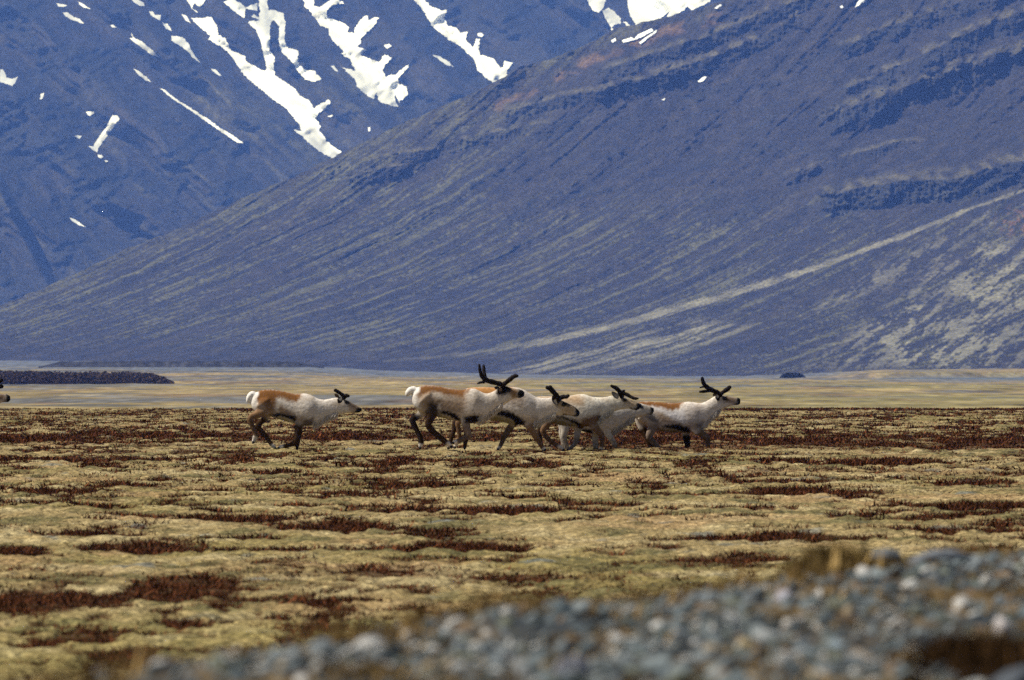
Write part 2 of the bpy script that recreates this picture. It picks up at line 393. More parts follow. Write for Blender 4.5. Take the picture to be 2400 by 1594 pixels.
# outlines read off the photograph (rows and columns of the photo), laid on the mountain's own surface
def Zm(pts, ox, oy, s):
    return [(ox + x / s, oy + y / s) for x, y in pts]
S1 = 2361 / 800.0
snowA = [  # zoom of the upper left
    [(0, 480), (20, 478), (35, 505), (45, 540), (85, 545), (125, 530), (100, 580), (85, 597), (40, 580), (0, 565)],
    [(275, 685), (280, 650), (305, 640), (300, 665), (285, 690)],
    [(595, 775), (650, 770), (652, 785), (620, 805), (600, 790)],
    [(510, 938), (565, 940), (550, 958), (525, 952)],
    [(780, 797), (815, 800), (825, 820), (770, 900), (720, 970), (690, 1010), (670, 1055), (640, 1040), (612, 1008), (645, 1012), (690, 940), (735, 880), (760, 830)],
    [(675, 1072), (700, 1072), (715, 1085), (700, 1095), (680, 1085)],
    [(722, 1108), (745, 1110), (748, 1120), (730, 1122)],
    [(387, 22), (430, 28), (465, 38), (440, 48), (405, 46)],
    [(540, 8), (575, 28), (628, 64), (580, 52), (550, 30)],
    [(432, 85), (470, 88), (510, 118), (550, 130), (582, 165), (540, 152), (480, 132), (450, 110)],
    [(758, 170), (790, 175), (806, 192), (780, 190)],
    [(905, -10), (960, 0), (990, 20), (1000, 42), (960, 38), (930, 20)],
    [(1030, 80), (1060, 82), (1072, 102), (1115, 105), (1108, 145), (1078, 125), (1045, 110)],
    [(1122, 155), (1160, 165), (1188, 212), (1150, 200), (1130, 175)],
    [(905, 228), (930, 262), (985, 290), (1050, 345), (1095, 395), (1050, 380), (980, 330), (895, 265), (920, 262)],
    [(1185, 245), (1260, 258), (1305, 300), (1322, 345), (1350, 390), (1385, 436), (1330, 395), (1300, 355), (1250, 320), (1185, 280)],
    [(1255, 98), (1290, 110), (1320, 162), (1285, 145)],
    [(1458, 475), (1500, 488), (1537, 530), (1495, 512)],
    [(920, 472), (960, 490), (1015, 535), (1045, 570), (1000, 550), (950, 510)],
    [(1100, 605), (1140, 620), (1185, 660), (1240, 700), (1320, 750), (1420, 810), (1500, 870), (1600, 930), (1685, 990), (1640, 985), (1540, 920), (1440, 850), (1340, 780), (1260, 725), (1180, 675)],
    [(1285, -10), (1425, -10), (1410, 25), (1380, 48), (1345, 20), (1330, 55), (1370, 88), (1330, 65)],
    # the large gully with its two upper arms
    [(1320, 125), (1400, 125), (1460, 118), (1500, 175), (1508, 240), (1560, 265), (1585, 320), (1600, 350), (1700, 390), (1700, 420), (1780, 470), (1830, 490), (1845, 470), (1800, 280),
     (1770, 210), (1715, 160), (1725, 145), (1795, 140), (1740, 115), (1755, 100), (1790, 120), (1800, 80), (1785, -15), (1850, -15), (1855, 70), (1890, 70), (1960, 90), (1975, 150), (1968, 290), (1995, 335), (2065, 350),
     (2060, 430), (2100, 480), (2170, 490), (2225, 545), (2170, 568), (2110, 550), (2065, 500), (2030, 440), (1950, 360), (1930, 290), (1935, 180), (1895, 140), (1868, 160), (1865, 350), (1900, 400), (1895, 515),
     (1960, 560), (2050, 620), (2070, 660), (2130, 690), (2170, 745), (2270, 690), (2285, 710), (2180, 810), (2215, 870), (2210, 900), (2270, 985), (2361, 1050), (2300, 1095), (2230, 1060), (2150, 1000),
     (2035, 895), (2090, 910), (2060, 850), (1990, 760), (1880, 680), (1780, 600), (1690, 520), (1630, 430), (1570, 350), (1500, 310), (1440, 275), (1455, 250), (1400, 200), (1350, 160)],
    [(1545, 15), (1600, -10), (1660, 20), (1700, 50), (1780, 20), (1780, 75), (1700, 60), (1690, 125), (1640, 95), (1590, 50)],
    [(2285, 455), (2310, 455), (2340, 495), (2310, 480)],
    [(2265, 805), (2300, 792), (2305, 800), (2280, 812)],
]
for s in snowA:
    snow_patch(Zm(s, 0, 0, S1), lm_obj, lm_depth, rough=3.2 if len(s) > 20 else 2.0)
snowB = [  # zoom starting at column 600
    [(320, -15), (400, -15), (400, 40), (440, 48), (500, 10), (545, -15), (580, 0), (610, 28), (570, 25), (520, 40), (485, 80), (490, 125), (600, 155), (645, 190), (630, 220), (680, 232), (680, 200), (740, 115), (775, 110), (775, 135),
     (848, 122), (820, 175), (720, 270), (730, 290), (695, 320), (768, 345), (725, 380), (850, 430), (870, 400), (890, 380), (938, 400), (870, 480), (900, 530), (965, 515), (1060, 440), (1050, 475), (980, 545), (990, 580), (1040, 600),
     (1052, 655), (1000, 690), (990, 715), (965, 640), (960, 680), (982, 742), (850, 700), (830, 640), (815, 685), (740, 640), (700, 600), (685, 550), (595, 465), (685, 490), (650, 410), (585, 370), (610, 360), (520, 270), (500, 200), (450, 180), (410, 130), (380, 80), (340, 50)],
    [(515, 455), (530, 455), (570, 495), (545, 488)],
    [(885, 315), (920, 303), (940, 318), (910, 335)],
    [(1080, -15), (1150, -15), (1200, 40), (1280, 75), (1320, 65), (1305, 130), (1330, 180), (1390, 195), (1410, 230), (1463, 218), (1450, 270), (1500, 330), (1520, 270), (1550, 268), (1540, 330), (1550, 380), (1640, 405), (1690, 465),
     (1710, 465), (1720, 425), (1780, 432), (1730, 490), (1745, 535), (1640, 567), (1590, 540), (1530, 480), (1500, 400), (1460, 365), (1400, 310), (1340, 280), (1230, 190), (1180, 120), (1140, 50)],
    [(1530, 235), (1555, 226), (1578, 240), (1560, 256), (1540, 252)],
    [(1220, 380), (1260, 385), (1330, 425), (1368, 465), (1310, 445)],
    [(775, 880), (792, 880), (788, 910), (778, 908)],
]
for s in snowB:
    snow_patch(Zm(s, 600, 0, S1), lm_obj, lm_depth, rough=3.2 if len(s) > 20 else 2.0)
snowC = [  # zoom starting at column 1400
    [(-60, -30), (40, -30), (45, 5), (30, 45), (10, 70), (-20, 62), (-50, 20)],
    [(30, 60), (60, 45), (90, 60), (130, 100), (125, 130), (90, 135), (75, 165), (90, 170), (60, 130), (40, 95)],
    [(140, 120), (165, 125), (190, 150), (165, 150)],
    [(165, -30), (640, -30), (620, 10), (560, 40), (520, 55), (500, 35), (470, 60), (420, 95), (385, 98), (400, 60), (350, 100), (215, 145), (190, 100), (170, 50)],
]
for s in snowC:
    snow_patch(Zm(s, 1400, 0, 2.361), lm_obj, lm_depth, rough=3.0)
snowD = [  # on the near mountain
    [(75, 225), (100, 210), (105, 225), (85, 237)],
    [(135, 225), (185, 205), (205, 215), (225, 190), (300, 157), (310, 170), (235, 210), (200, 222), (145, 236)],
    [(230, 235), (270, 205), (330, 165), (325, 180), (280, 212), (240, 245)],
    [(555, 450), (590, 422), (605, 425), (585, 448), (565, 455)],
    [(355, 552), (378, 543), (370, 556)],
    [(1425, 42), (1440, 10), (1470, -20), (1540, -40), (1480, 10)],
    [(1340, 35), (1355, 28), (1362, 40), (1348, 44)],
    [(645, 45), (680, 25), (690, 30), (660, 50)],
]
for s in snowD:
    snow_patch(Zm(s, 1400, 0, 2.361), rm_obj, rm_depth, rough=1.5, off=8.0)
snow_patch(Zm([(385, 142), (410, 150), (440, 168), (475, 195), (440, 185), (400, 162)], 0, 450, 2.361), lm_obj, lm_depth, rough=1.0)
# ------------------------------------------------------------------ river plain
def plain_z(px, Y):
    Yb = rm_base_depth(px) + 0.0
    zb = ZC + (HY - interp(px, BASE)) / F * Yb
    t = np.clip((Y - 2300) / (Yb - 2300), 0, 1.4)
    z = -3.0 + (zb + 3.0) * t ** 1.3
    return z

def build_plain():
    px = spaced(-9000, -130, 2530, 11400, 300, 14)
    Ys = np.concatenate([np.linspace(-300, 300, 8, endpoint=False), 300 * (6500 / 300.0) ** np.linspace(0, 1, 270), np.linspace(6800, 10500, 30), np.linspace(11000, 18500, 6)])
    PX, Y = np.meshgrid(px, Ys)
    PXs = np.where(Y < 300, 1200 + (PX - 1200) * 1.0, PX)
    Yx = np.maximum(Y, 300)
    X = (PX - 1200) / F * Yx
    Z = plain_z(np.clip(PX, -800, 3200), Y)
    rise = sstep(300, 900, Y)
    Z = Z + rise * (0.35 * fbm(X / 60.0, Y / 160.0, 4, 201) + 0.12 * fbm(X / 14.0, Y / 50.0, 3, 202)) * (1 + Y / 4000)
    # low tan terrace on the right, its foot cut by the river
    ter = sstep(1890, 2080, PX + 10 * noise(PX / 40, Y / 100, 9)) * sstep(3880, 3960, Y)
    Z = Z + ter * 2.6
    PY = HY - (Z - ZC) / np.maximum(Y, 1) * F
    straw = rgb(.245, .185, .088); grey = rgb(.105, .112, .122); olive = rgb(.195, .165, .075); brown = rgb(.15, .09, .055)
    n = fbm(X / 90.0, Y / 340.0, 4, 211, .6); n2 = fbm(X / 30.0, Y / 190.0, 4, 212, .6); n3 = fbm(X / 130, Y / 500, 3, 213)
    C = mix(np.broadcast_to(straw, PX.shape + (3,)), olive, sstep(-.2, .4, n3))
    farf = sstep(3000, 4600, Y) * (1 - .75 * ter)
    lft = 1 - sstep(300, 1150, PX)
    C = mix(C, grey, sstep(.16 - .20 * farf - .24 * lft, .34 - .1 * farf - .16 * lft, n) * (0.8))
    C = mix(C, brown, 0.55 * sstep(.22, .42, n2) * (1 - farf))
    C = mix(C, rgb(.12, .115, .11), 0.5 * sstep(.30, .5, fbm(X / 24.0, Y / 120.0, 3, 217)))
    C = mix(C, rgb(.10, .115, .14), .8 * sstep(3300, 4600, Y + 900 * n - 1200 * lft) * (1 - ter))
    n5 = fbm(X / 11.0, Y / 45.0, 4, 218, .7)
    C = C * (1 + .55 * n5)[..., None]
    C = mix(C, rgb(.08, .085, .09), 0.7 * sstep(.28, .5, fbm(X / 40.0, Y / 70.0, 4, 219, .6)))
    riv = sstep(2500, 3450, Y - 0.15 * (2400 - PX)) * (1 - sstep(3850, 3900, Y)) * sstep(1950, 2150, PX + 80 * n)
    C = mix(C, rgb(.09, .115, .15), 0.85 * riv)
    C = mix(C, rgb(.10, .10, .11), 0.6 * sstep(3860, 3900, Y) * (1 - sstep(3915, 3935, Y)) * sstep(2000, 2150, PX))
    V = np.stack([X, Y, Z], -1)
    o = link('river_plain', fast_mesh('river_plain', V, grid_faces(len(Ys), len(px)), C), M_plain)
    tag(o, kind='structure')
build_plain()

def bank(name, px0, px1, pyb, pyt, Y, color, seed, mat):
    """a long low terrace edge of dark gravel on the plain"""
    px = np.linspace(px0, px1, 120); s = np.linspace(0, 1, 9)[:, None]
    env = sstep(px0, px0 + 60, px) * (1 - sstep(px1 - 90, px1, px))
    top = (pyb - pyt) * env * (1 + 0.3 * fbm(px / 40.0, px * 0, 3, seed))
    PY = pyb + 3 - (top + 3) * np.sin(np.clip(s, 0, .62) / .62 * math.pi / 2)
    Yk = Y + 60.0 * s + 0 * PY
    PY = np.where(s > .62, PY + (s - .62) * 12, PY)
    V = np.stack([(px - 1200) / F * Yk, Yk, ZC + (HY - PY) / F * Yk], -1)
    C = np.broadcast_to(color, V.shape) * (1 + .4 * fbm(px / 20, s * 3, 3, seed))[..., None]
    o = link(name, fast_mesh(name, V, grid_faces(9, 120), C), mat); tag(o, kind='structure')
bank('river_terrace', 90, 760, 858, 847, 4700, rgb(.035, .035, .04), 5, M_rock)

def leaf_cloud(n, fn, size, c0, c1, seed):
    r = np.random.default_rng(seed)
    P = fn(r, n)
    k = len(P)
    a = r.normal(size=(k, 3)); a /= np.linalg.norm(a, axis=1)[:, None]
    b = np.cross(a, r.normal(size=(k, 3))); b /= np.linalg.norm(b, axis=1)[:, None]
    sz = size * r.uniform(.5, 1.3, (k, 1))
    V = np.stack([P - a * sz, P + b * sz * .7, P + a * sz, P - b * sz * .7], 1).reshape(-1, 3)
    Fc = np.arange(4 * k).reshape(k, 4)
    t = r.uniform(0, 1, (k, 1)); C = np.repeat(c0 * (1 - t) + c1 * t, 4, 0)
    return V, Fc, C

# a long dark belt of scrub on the left, far out on the plain
def scrub_points(r, n):
    u = r.uniform(-1.4, 1, n)                                 # along: u = 1 is the right-hand end
    px = 205 + 203 * u
    topf = interp(px, [(-90, 1.25), (0, 1.1), (200, .96), (330, .95), (360, .85), (385, .62), (400, .3), (412, .1)])
    topf = topf * (1 + .16 * noise(px / 40.0, px * 0, 3) + .10 * noise(px / 9.0, px * 0, 4) + .06 * noise(px / 2.5, px * 0, 5))
    dep = r.uniform(-12, 12, n)
    Y = 2480 + dep
    zb = -3.0
    hgt = r.power(1.4, n) * 3.9 * topf * np.sqrt(np.clip(1 - (dep / 13) ** 2, 0, 1))
    return np.stack([(px - 1200) / F * Y, Y, zb - .2 + hgt], 1)
V, Fc, C = leaf_cloud(22000, scrub_points, .34, rgb(.045, .030, .022), rgb(.10, .068, .048), 3)
o = link('scrub_belt', fast_mesh('scrub_belt', V, Fc, C, False), M_scrub)
tag(o, 'long dark belt of leafless scrub far out on the left of the plain', 'scrub', kind='stuff')
def shrub_points(r, n):
    Y0 = 4250.0; x0, _, z0 = at(1858, 886, Y0)
    th = r.uniform(0, 2 * math.pi, n); q = r.uniform(0, 1, n) ** .5
    x = x0 + 6.6 * q * np.cos(th); y = Y0 + 5 * q * np.sin(th)
    lob = 1 + .35 * noise(x / 2.2, y / 3.0, 8)
    return np.stack([x, y, z0 - .3 + 3.0 * lob * np.sqrt(np.clip(1 - q ** 2.4, 0, 1)) * r.power(1.6, n)], 1)
V, Fc, C = leaf_cloud(1500, shrub_points, .45, rgb(.02, .02, .022), rgb(.04, .04, .038), 4)
o = link('willow_thicket', fast_mesh('willow_thicket', V, Fc, C, False), M_scrub)
tag(o, 'small dark shrub thicket at the mountain foot, above the plain right of centre', 'shrub')

# ------------------------------------------------------------------ moss plain
# clumps of dark heath: photo column, photo row, half width, half height (photo pixels)
PATCH = [
 (585, 1212, 150, 13, 'long dark heath mat, left of the midline, two rows above the others', 1),
 (775, 1228, 150, 17, '', 1), (345, 1272, 150, 18, '', 1), (60, 1280, 100, 20, '', 1),
 (620, 1272, 110, 9, '', .7), (1085, 1270, 190, 14, '', 1), (1130, 1190, 220, 12, '', .9),
 (1000, 1130, 130, 14, '', 1), (810, 1155, 80, 8, '', 1), (960, 1160, 50, 5, '', .8), (1880, 1152, 140, 17, '', 1),
 (1940, 1085, 0, 0, '', 0), (2060, 1085, 150, 13, '', 1), (1840, 1080, 65, 10, '', 1), (2300, 1185, 130, 13, '', 1),
 (2240, 1207, 90, 9, '', 1), (1830, 1254, 160, 16, '', 1), (1710, 1302, 120, 18, '', .9), (1550, 1275, 60, 7, '', .8),
 (2010, 1204, 60, 6, '', .9), (635, 1106, 48, 6, '', 1), (300, 1130, 120, 7, '', 1), (150, 1147, 130, 10, '', .9), (390, 1118, 40, 5, '', .8),
 (270, 1078, 160, 9, '', 1), (60, 1075, 90, 7, '', 1), (250, 1093, 55, 5, '', 1), (520, 1075, 90, 8, '', .9), (480, 1098, 45, 4, '', .7),
 (230, 1187, 85, 9, '', .8), (470, 1146, 60, 5, '', .7), (1300, 1110, 60, 5, '', .7), (1560, 1125, 90, 5, '', .6),
 (2260, 1130, 90, 8, '', .9), (1800, 1125, 90, 6, '', .8), (100, 1395, 150, 40, '', .75), (420, 1370, 120, 40, '', .75),
 (880, 1330, 90, 16, '', .5), (1240, 1345, 130, 20, '', .6), (760, 1400, 120, 20, '', .6), (420, 1460, 70, 28, '', .6),
 (820, 1345, 14, 16, '', 1.0), (100, 1500, 50, 8, '', .8), (220, 1240, 50, 8, '', .7), (300, 1245, 40, 6, '', .8), (20, 1180, 30, 5, '', .8),
 (1250, 1095, 90, 5, '', .7), (1040, 1080, 100, 6, '', .8), (1500, 1095, 60, 4, '', .6), (2200, 1245, 70, 10, '', .8), (2330, 1240, 80, 12, '', .7),
 (1420, 1190, 40, 5, '', .6), (1740, 1170, 60, 4, '', .6), (700, 1325, 60, 8, '', .6), (520, 1420, 60, 14, '', .6), (1000, 1430, 110, 14, '', .6), (640, 1440, 50, 10, '', .5),
]
PATCH = [(p[0], p[1] + 3, p[2] * 1.2, p[3] * (.62 if p[1] < 1320 else .75), p[4], p[5]) for p in PATCH if p[2] > 0]
def row_depth(py):
    return ZC * F / (py - HY)

def heath_field(X, Y):
    """0..1: how much heath stands at this place on the moss plain"""
    px = 1200 + X / Y * F; py = HY + ZC * F / Y
    far = sstep(95, 135, Y)
    n = fbm(X / .75, Y / 4.5, 4, 301, .65) + 0.55 * fbm(X / 5.0, Y / 22.0, 3, 302)
    m = far * sstep(.03, .20, n) * (.6 + .4 * sstep(-.3, .2, fbm(X / 9, Y / 34, 2, 303)))
    thin = sstep(.17, .31, fbm(X / 1.1, Y / 2.2, 4, 304, .6) + .2 * n) * sstep(45, 80, Y) * .8
    m = np.maximum(m, thin)
    nearm = (1 - sstep(52, 66, Y)) * sstep(.0, .26, fbm(X / .42, Y / 1.6, 4, 308, .7) - .2 * sstep(.0, 1.0, X / Y / .06)) * .8
    m = np.maximum(m, nearm)
    # broad bands that cross the field near the animals and along the far brink
    b1 = np.exp(-((py - 1040) / 17.0) ** 2) * sstep(1000, 1500, px) * (1 - .6 * sstep(1500, 1620, px) * 0)
    b2 = np.exp(-((py - 1026) / 18.0) ** 2) * (1 - .35 * sstep(700, 1000, px)) * .85
    b3 = np.exp(-((Y - 296) / 12.0) ** 2) * sstep(1450, 1700, px) * 1.1
    b4 = np.exp(-((Y - 300) / 9.0) ** 2) * sstep(380, 620, px) * .95
    nb = .5 + 1.3 * fbm(X / 2.2, Y / 8.0, 4, 305, .6)
    m = np.maximum(m, np.clip((np.maximum(np.maximum(b1, b2), np.maximum(b3, b4)) * 1.2 - .42) * 1.4 + .9 * (nb - .6), 0, .95) * sstep(.2, .6, np.maximum(np.maximum(b1, b2), np.maximum(b3, b4)) + .25 * nb))
    wob = .55 * fbm(X / .22, Y / 1.0, 3, 306, .6) + .75 * fbm(X / .9, Y / 3.5, 3, 307)
    for (cx, cy, hw, hh, lab, st) in PATCH:
        k = (np.abs(px - cx) < 1.7 * hw) & (np.abs(py - cy) < 1.7 * hh)
        if not k.any(): continue
        w = np.abs((px[k] - cx) / hw) ** 1.6 + ((py[k] - cy) / hh) ** 2
        w = w + (1.5 * wob[k] + .1 if st < .75 else 1.3 * wob[k] - .1)
        m[k] = np.maximum(m[k], st ** .5 * (1 - sstep(.55, 1.05, w)))
    return m

def moss_z(X, Y):
    z = .03 * fbm(X / 6.0, Y / 9.0, 3, 321) + .06 * fbm(X / 30.0, Y / 40.0, 2, 322)
    cell = np.abs(noise(X / .42, Y / .62, 323)); cell2 = np.abs(noise(X / .19, Y / .28, 324))
    z = z + (.085 * cell ** .75 + .035 * cell2) * (.85 + .25 * sstep(60, 120, Y)) - .03
    hi = sstep(.05, .45, noise(X / 1.3, Y / 2.2, 325))
    z = z + .022 * hi
    brink = 300 + 7 * noise(X / 14.0, X * 0, 326) + 2 * noise(X / 3.0, X * 0, 327)
    z = z - 3.2 * sstep(0, 45, Y - brink - 3)
    return z

def build_moss():
    t = np.concatenate([[-.8, -.4, -.2, -.12, -.09], np.linspace(-.0670, .0670, 405), [.09, .12, .2, .4, .8]])
    Ys = np.concatenate([np.linspace(4, 34, 50, endpoint=False), 34 * (352 / 34.0) ** np.linspace(0, 1, 1030)])
    T, Y = np.meshgrid(t, Ys); X = T * Y
    Z = moss_z(X, Y)
    n = fbm(X / 1.3, Y / 3.2, 4, 331, .6); n2 = fbm(X / .35, Y / .8, 3, 332); n3 = fbm(X / 5, Y / 14, 3, 333)
    C = mix(np.broadcast_to(rgb(.272, .200, .090), X.shape + (3,)), rgb(.222, .170, .063), sstep(-.05, .45, n3 + .3 * n2))
    C = mix(C, rgb(.355, .282, .145), sstep(.0, .5, n + .3 * n2) * .8)
    C = mix(C, rgb(.105, .094, .040), sstep(.02, .45, -n + .35 * n2) * .8)
    C = mix(C, rgb(.32, .20, .095), .55 * sstep(.18, .5, fbm(X / 2.6, Y / 6, 4, 334)))
    C = mix(C, rgb(.13, .14, .13), .7 * sstep(.42, .62, fbm(X / .8, Y / 2.5, 3, 335) + .2 * n2))
    near = 1 - sstep(40, 62, Y)
    C = mix(C, rgb(.25, .208, .075), .3 * near)
    hm = heath_field(X, Y)
    C = mix(C, rgb(.050, .020, .009), np.clip(hm * 1.05, 0, .92))
    Z = Z - .03 * hm
    me = fast_mesh('moss_plain', np.stack([X, Y, Z], -1), grid_faces(len(Ys), len(t)), C)
    tag(link('moss_plain', me, M_moss), kind='structure')
build_moss()

# ------------------------------------------------------------------ heath tufts
def tufts(P, H, W, C0, C1, seed, blades=5, lean=.55, spread=1.1):
    r = np.random.default_rng(seed); n = len(P)
    V = []; Cc = []
    for b in range(blades):
        th = r.uniform(0, 2 * math.pi, n); le = r.uniform(.05, lean, n)
        d = np.stack([np.cos(th) * le, np.sin(th) * le, np.ones(n)], 1)
        h = (H * r.uniform(.5, 1.15, n))[:, None]
        side = np.stack([-np.sin(th + r.uniform(-1, 1, n)), np.cos(th), np.zeros(n)], 1); side[:, 0] += .35 * np.sign(side[:, 0])
        w = (W * r.uniform(.6, 1.3, n))[:, None]
        off = np.stack([r.normal(0, 1, n), r.normal(0, 1, n), np.zeros(n)], 1) * spread * w
        base = P + off - np.array([0, 0, .02])
        tip = base + d * h
        V.append(np.stack([base - side * w * .55, base + side * w * .55, tip], 1))
        tt = r.uniform(0, 1, (n, 1)) ** 1.2; c = C0 * (1 - tt) + C1 * tt; c = np.where(r.uniform(0, 1, (n, 1)) < .08, C1 * 1.9, c)
        Cc.append(np.repeat(c[:, None, :], 3, 1))
    V = np.concatenate(V).reshape(-1, 3); Cc = np.concatenate(Cc).reshape(-1, 3)
    return V, np.arange(len(V)).reshape(-1, 3), Cc

def scatter_heath():
    r = np.random.default_rng(55); out = []
    # sample evenly in the picture's own foreshortening: more tufts where a tuft shows larger
    n = 560000
    Y = 36 * (308 / 36.0) ** r.uniform(0, 1, n); X = r.uniform(-.068, .068, n) * Y
    m = heath_field(X, Y); keep = r.uniform(0, 1, n) < m * np.clip(.20 + .16 * (70.0 / Y) + .25 * sstep(90, 140, Y), 0, .55)
    return X[keep], Y[keep], m[keep]
hx, hy, hmv = scatter_heath()
hz = moss_z(hx, hy) - .03 * hmv
print('tufts', len(hx))
# the clearest single mats are things of their own; all other heath is one mass of ground cover
hpx = 1200 + hx / hy * F; hpy = HY + ZC * F / hy
NAMED = {
 0: 'long dark heath mat below the lone reindeer, upper of an overlapping pair',
 1: 'dark heath mat below the lone reindeer, lower right of an overlapping pair',
 2: 'broad dark heath mat left of the middle, beside the one cut by the left edge',
 3: 'dark heath mat cut off by the left edge, halfway down the moss',
 5: 'long thin dark heath mat in the middle of the photo, lowest straight below the herd',
 7: 'ragged dark heath mat below the gap between lone reindeer and herd',
 10: 'large oval dark heath mat right of the herd, second row below the hooves',
 11: 'wide dark heath mat right of the herd, just below hoof level',
 12: 'short dark heath mat just right of and below the leading reindeer',
 13: 'dark heath mat at the right edge of the moss, upper of a pair',
 15: 'bushy dark heath mat just behind the gravel bank on the right',
 16: 'rusty brown heath mat behind the gravel bank, left of the grass tussock',
}
owner = np.full(len(hx), -1)
for k_, lab in NAMED.items():
    cx, cy, hw, hh, _, st = PATCH[k_ if k_ < len(PATCH) else -1]
    q = ((hpx - cx) / (hw * 1.12)) ** 2 + ((hpy - cy) / (hh * 1.2)) ** 2
    owner[(q < 1) & (owner < 0)] = k_
HC0, HC1 = rgb(.011, .006, .004), rgb(.112, .037, .014)
Hh = np.clip((.028 + .035 * hmv + .022 * (60 / np.maximum(hy, 40))) * (1 + 1.1 * noise(hx / .30, hy / .8, 12)), .018, .15); Hh = Hh * (.62 + .38 * sstep(55, 85, hy) + .12 * sstep(110, 160, hy)) * 1.0 * (1 - .35 * sstep(128, 138, hy) * (1 - sstep(158, 170, hy))); Wd = .0035 + .00016 * hy
def heath_obj(name, sel, seed):
    V, Fc, C = tufts(np.stack([hx[sel], hy[sel], hz[sel]], 1), Hh[sel], Wd[sel], HC0, HC1, seed, 6, 1.9, 4.0)
    c = np.array([hx[sel].mean(), hy[sel].mean(), 0])
    o = link(name, fast_mesh(name, V - c, Fc, C, False), M_heath); o.location = c
    return o
for k_, lab in NAMED.items():
    sel = owner == k_
    if sel.sum() > 20:
        tag(heath_obj('heath_mat', sel, 100 + k_), lab, 'heath', 'dark heath mats on the moss')
o = heath_obj('heath_cover', owner < 0, 99)
tag(o, 'dark red-brown heath scattered in streaks over the whole moss plain', 'heath', kind='stuff')

# ------------------------------------------------------------------ gravel bank in front
def brink(X):
    return 20.0 + np.where(X < 0, 6.3, 3.9) * X + .9 * noise(X / .5, X * 0, 402)
def bank_z(X, Y):
    d = Y - brink(X)
    z = .905 + .022 * fbm(X / .5, Y / 1.1, 3, 401) + .03 * noise(X / 1.3, Y / 3, 404)
    return z - .95 * sstep(-.2, 2.6, d) * 1.05 - .03 * sstep(-2, 0, d)
def build_bank():
    t = np.concatenate([[-.9, -.4, -.2, -.1], np.linspace(-.068, .068, 190), [.1, .2, .4, .9]])
    Ys = np.concatenate([[-6, -2, 2, 6, 9], np.linspace(11, 31, 150)])
    T, Y = np.meshgrid(t, Ys); X = T * np.maximum(Y, 6)
    Z = bank_z(X, Y)
    n = fbm(X / .3, Y / .8, 4, 411)
    C = mix(np.broadcast_to(rgb(.028, .033, .036), X.shape + (3,)), rgb(.12, .08, .035), sstep(-.1, .3, n))
    d = Y - brink(X)
    C = mix(C, rgb(.15, .10, .045), .8 * sstep(-1.6, -.2, d + .8 * n))
    o = link('gravel_bank', fast_mesh('gravel_bank', np.stack([X, Y, Z], -1), grid_faces(len(Ys), len(t)), C), M_gravel)
    tag(o, kind='structure')
    return o
bank_o = build_bank()

def stone_mesh(seed, color, flat=.6):
    bm = bmesh.new(); bmesh.ops.create_icosphere(bm, subdivisions=2, radius=1.0)
    r = np.random.default_rng(seed)
    cuts = [(Vector(r.normal(size=3)).normalized(), r.uniform(.5, .85)) for _ in range(12)]
    for v in bm.verts:
        for nrm, dd in cuts:
            e = v.co.dot(nrm)
            if e > dd: v.co -= nrm * (e - dd) * .85
        v.co.x *= 1.0; v.co.y *= r.uniform(.78, .80); v.co.z *= flat
        v.co *= 1 + .05 * float(noise(v.co.x * 3 + seed, v.co.y * 3 + v.co.z * 2, 9))
    me = bpy.data.meshes.new('stone'); bm.to_mesh(me); bm.free()
    n = len(me.vertices); co = np.zeros(n * 3); me.vertices.foreach_get('co', co); co = co.reshape(-1, 3)
    set_col(me, np.clip(color * (1 + .25 * noise(co[:, 0] * 2 + seed, co[:, 1] * 2 + co[:, 2], 3))[:, None], 0, 1))
    me.polygons.foreach_set('use_smooth', np.full(len(me.polygons), False))
    me.materials.append(M_stone)
    return me
SC = [rgb(.112, .132, .135), rgb(.075, .09, .094), rgb(.175, .195, .195), rgb(.030, .038, .042), rgb(.27, .275, .265), rgb(.12, .126, .092), rgb(.25, .19, .115), rgb(.08, .096, .082), rgb(.135, .152, .16), rgb(.16, .105, .06), rgb(.42, .40, .365), rgb(.088, .11, .118)]
SM = [stone_mesh(500 + i, SC[i], [.38, .5, .65][i % 3]) for i in range(len(SC))]

r = np.random.default_rng(77)
ns = 26000
sy = 12.5 + 17.5 * r.uniform(0, 1, ns) ** 1.0; sx = r.uniform(-.072, .072, ns) * sy
sd_ = sy - brink(sx)
keep = (sd_ < .55) & (r.uniform(0, 1, ns) < (1 - .6 * sstep(-1.2, .3, sd_)) * (.2 + .8 * sstep(-.2, .15, fbm(sx / .3, sy / .9, 3, 433))) * (.6 + .4 * sstep(-.055, -.005, sx / sy)))
sx, sy, sd_ = sx[keep], sy[keep], sd_[keep]
ss = np.clip(.0055 + .005 * r.gamma(1.3, 1.0, len(sx)), .0055, .05)
big = (r.uniform(0, 1, len(sx)) < .035) & (sd_ < -1.5)
ss[big] *= 1.9
ss = np.minimum(ss, .034)
ss = np.where(sd_ > -1.3, np.minimum(ss, .017), ss)
var = r.integers(0, len(SM), len(sx)); var[r.uniform(0, 1, len(sx)) < .25] = 0
rz = r.uniform(0, 6.28, len(sx)); tx = r.normal(0, .45, len(sx)); ty = r.normal(0, .45, len(sx))
order = np.argsort(-(ss / sy)); inview = (np.abs(sx / sy) < .061) & (sy > 15.2)
first = [i for i in order if inview[i]][:290]; fs = set(first)
sz = bank_z(sx, sy)
for i in first:
    o = bpy.data.objects.new('stone', SM[var[i]]); COL.objects.link(o); o.parent = bank_o
    o.location = (sx[i], sy[i], sz[i] + ss[i] * .25); o.scale = (ss[i] * 1.15, ss[i], ss[i]); o.rotation_euler = (tx[i], ty[i], rz[i])
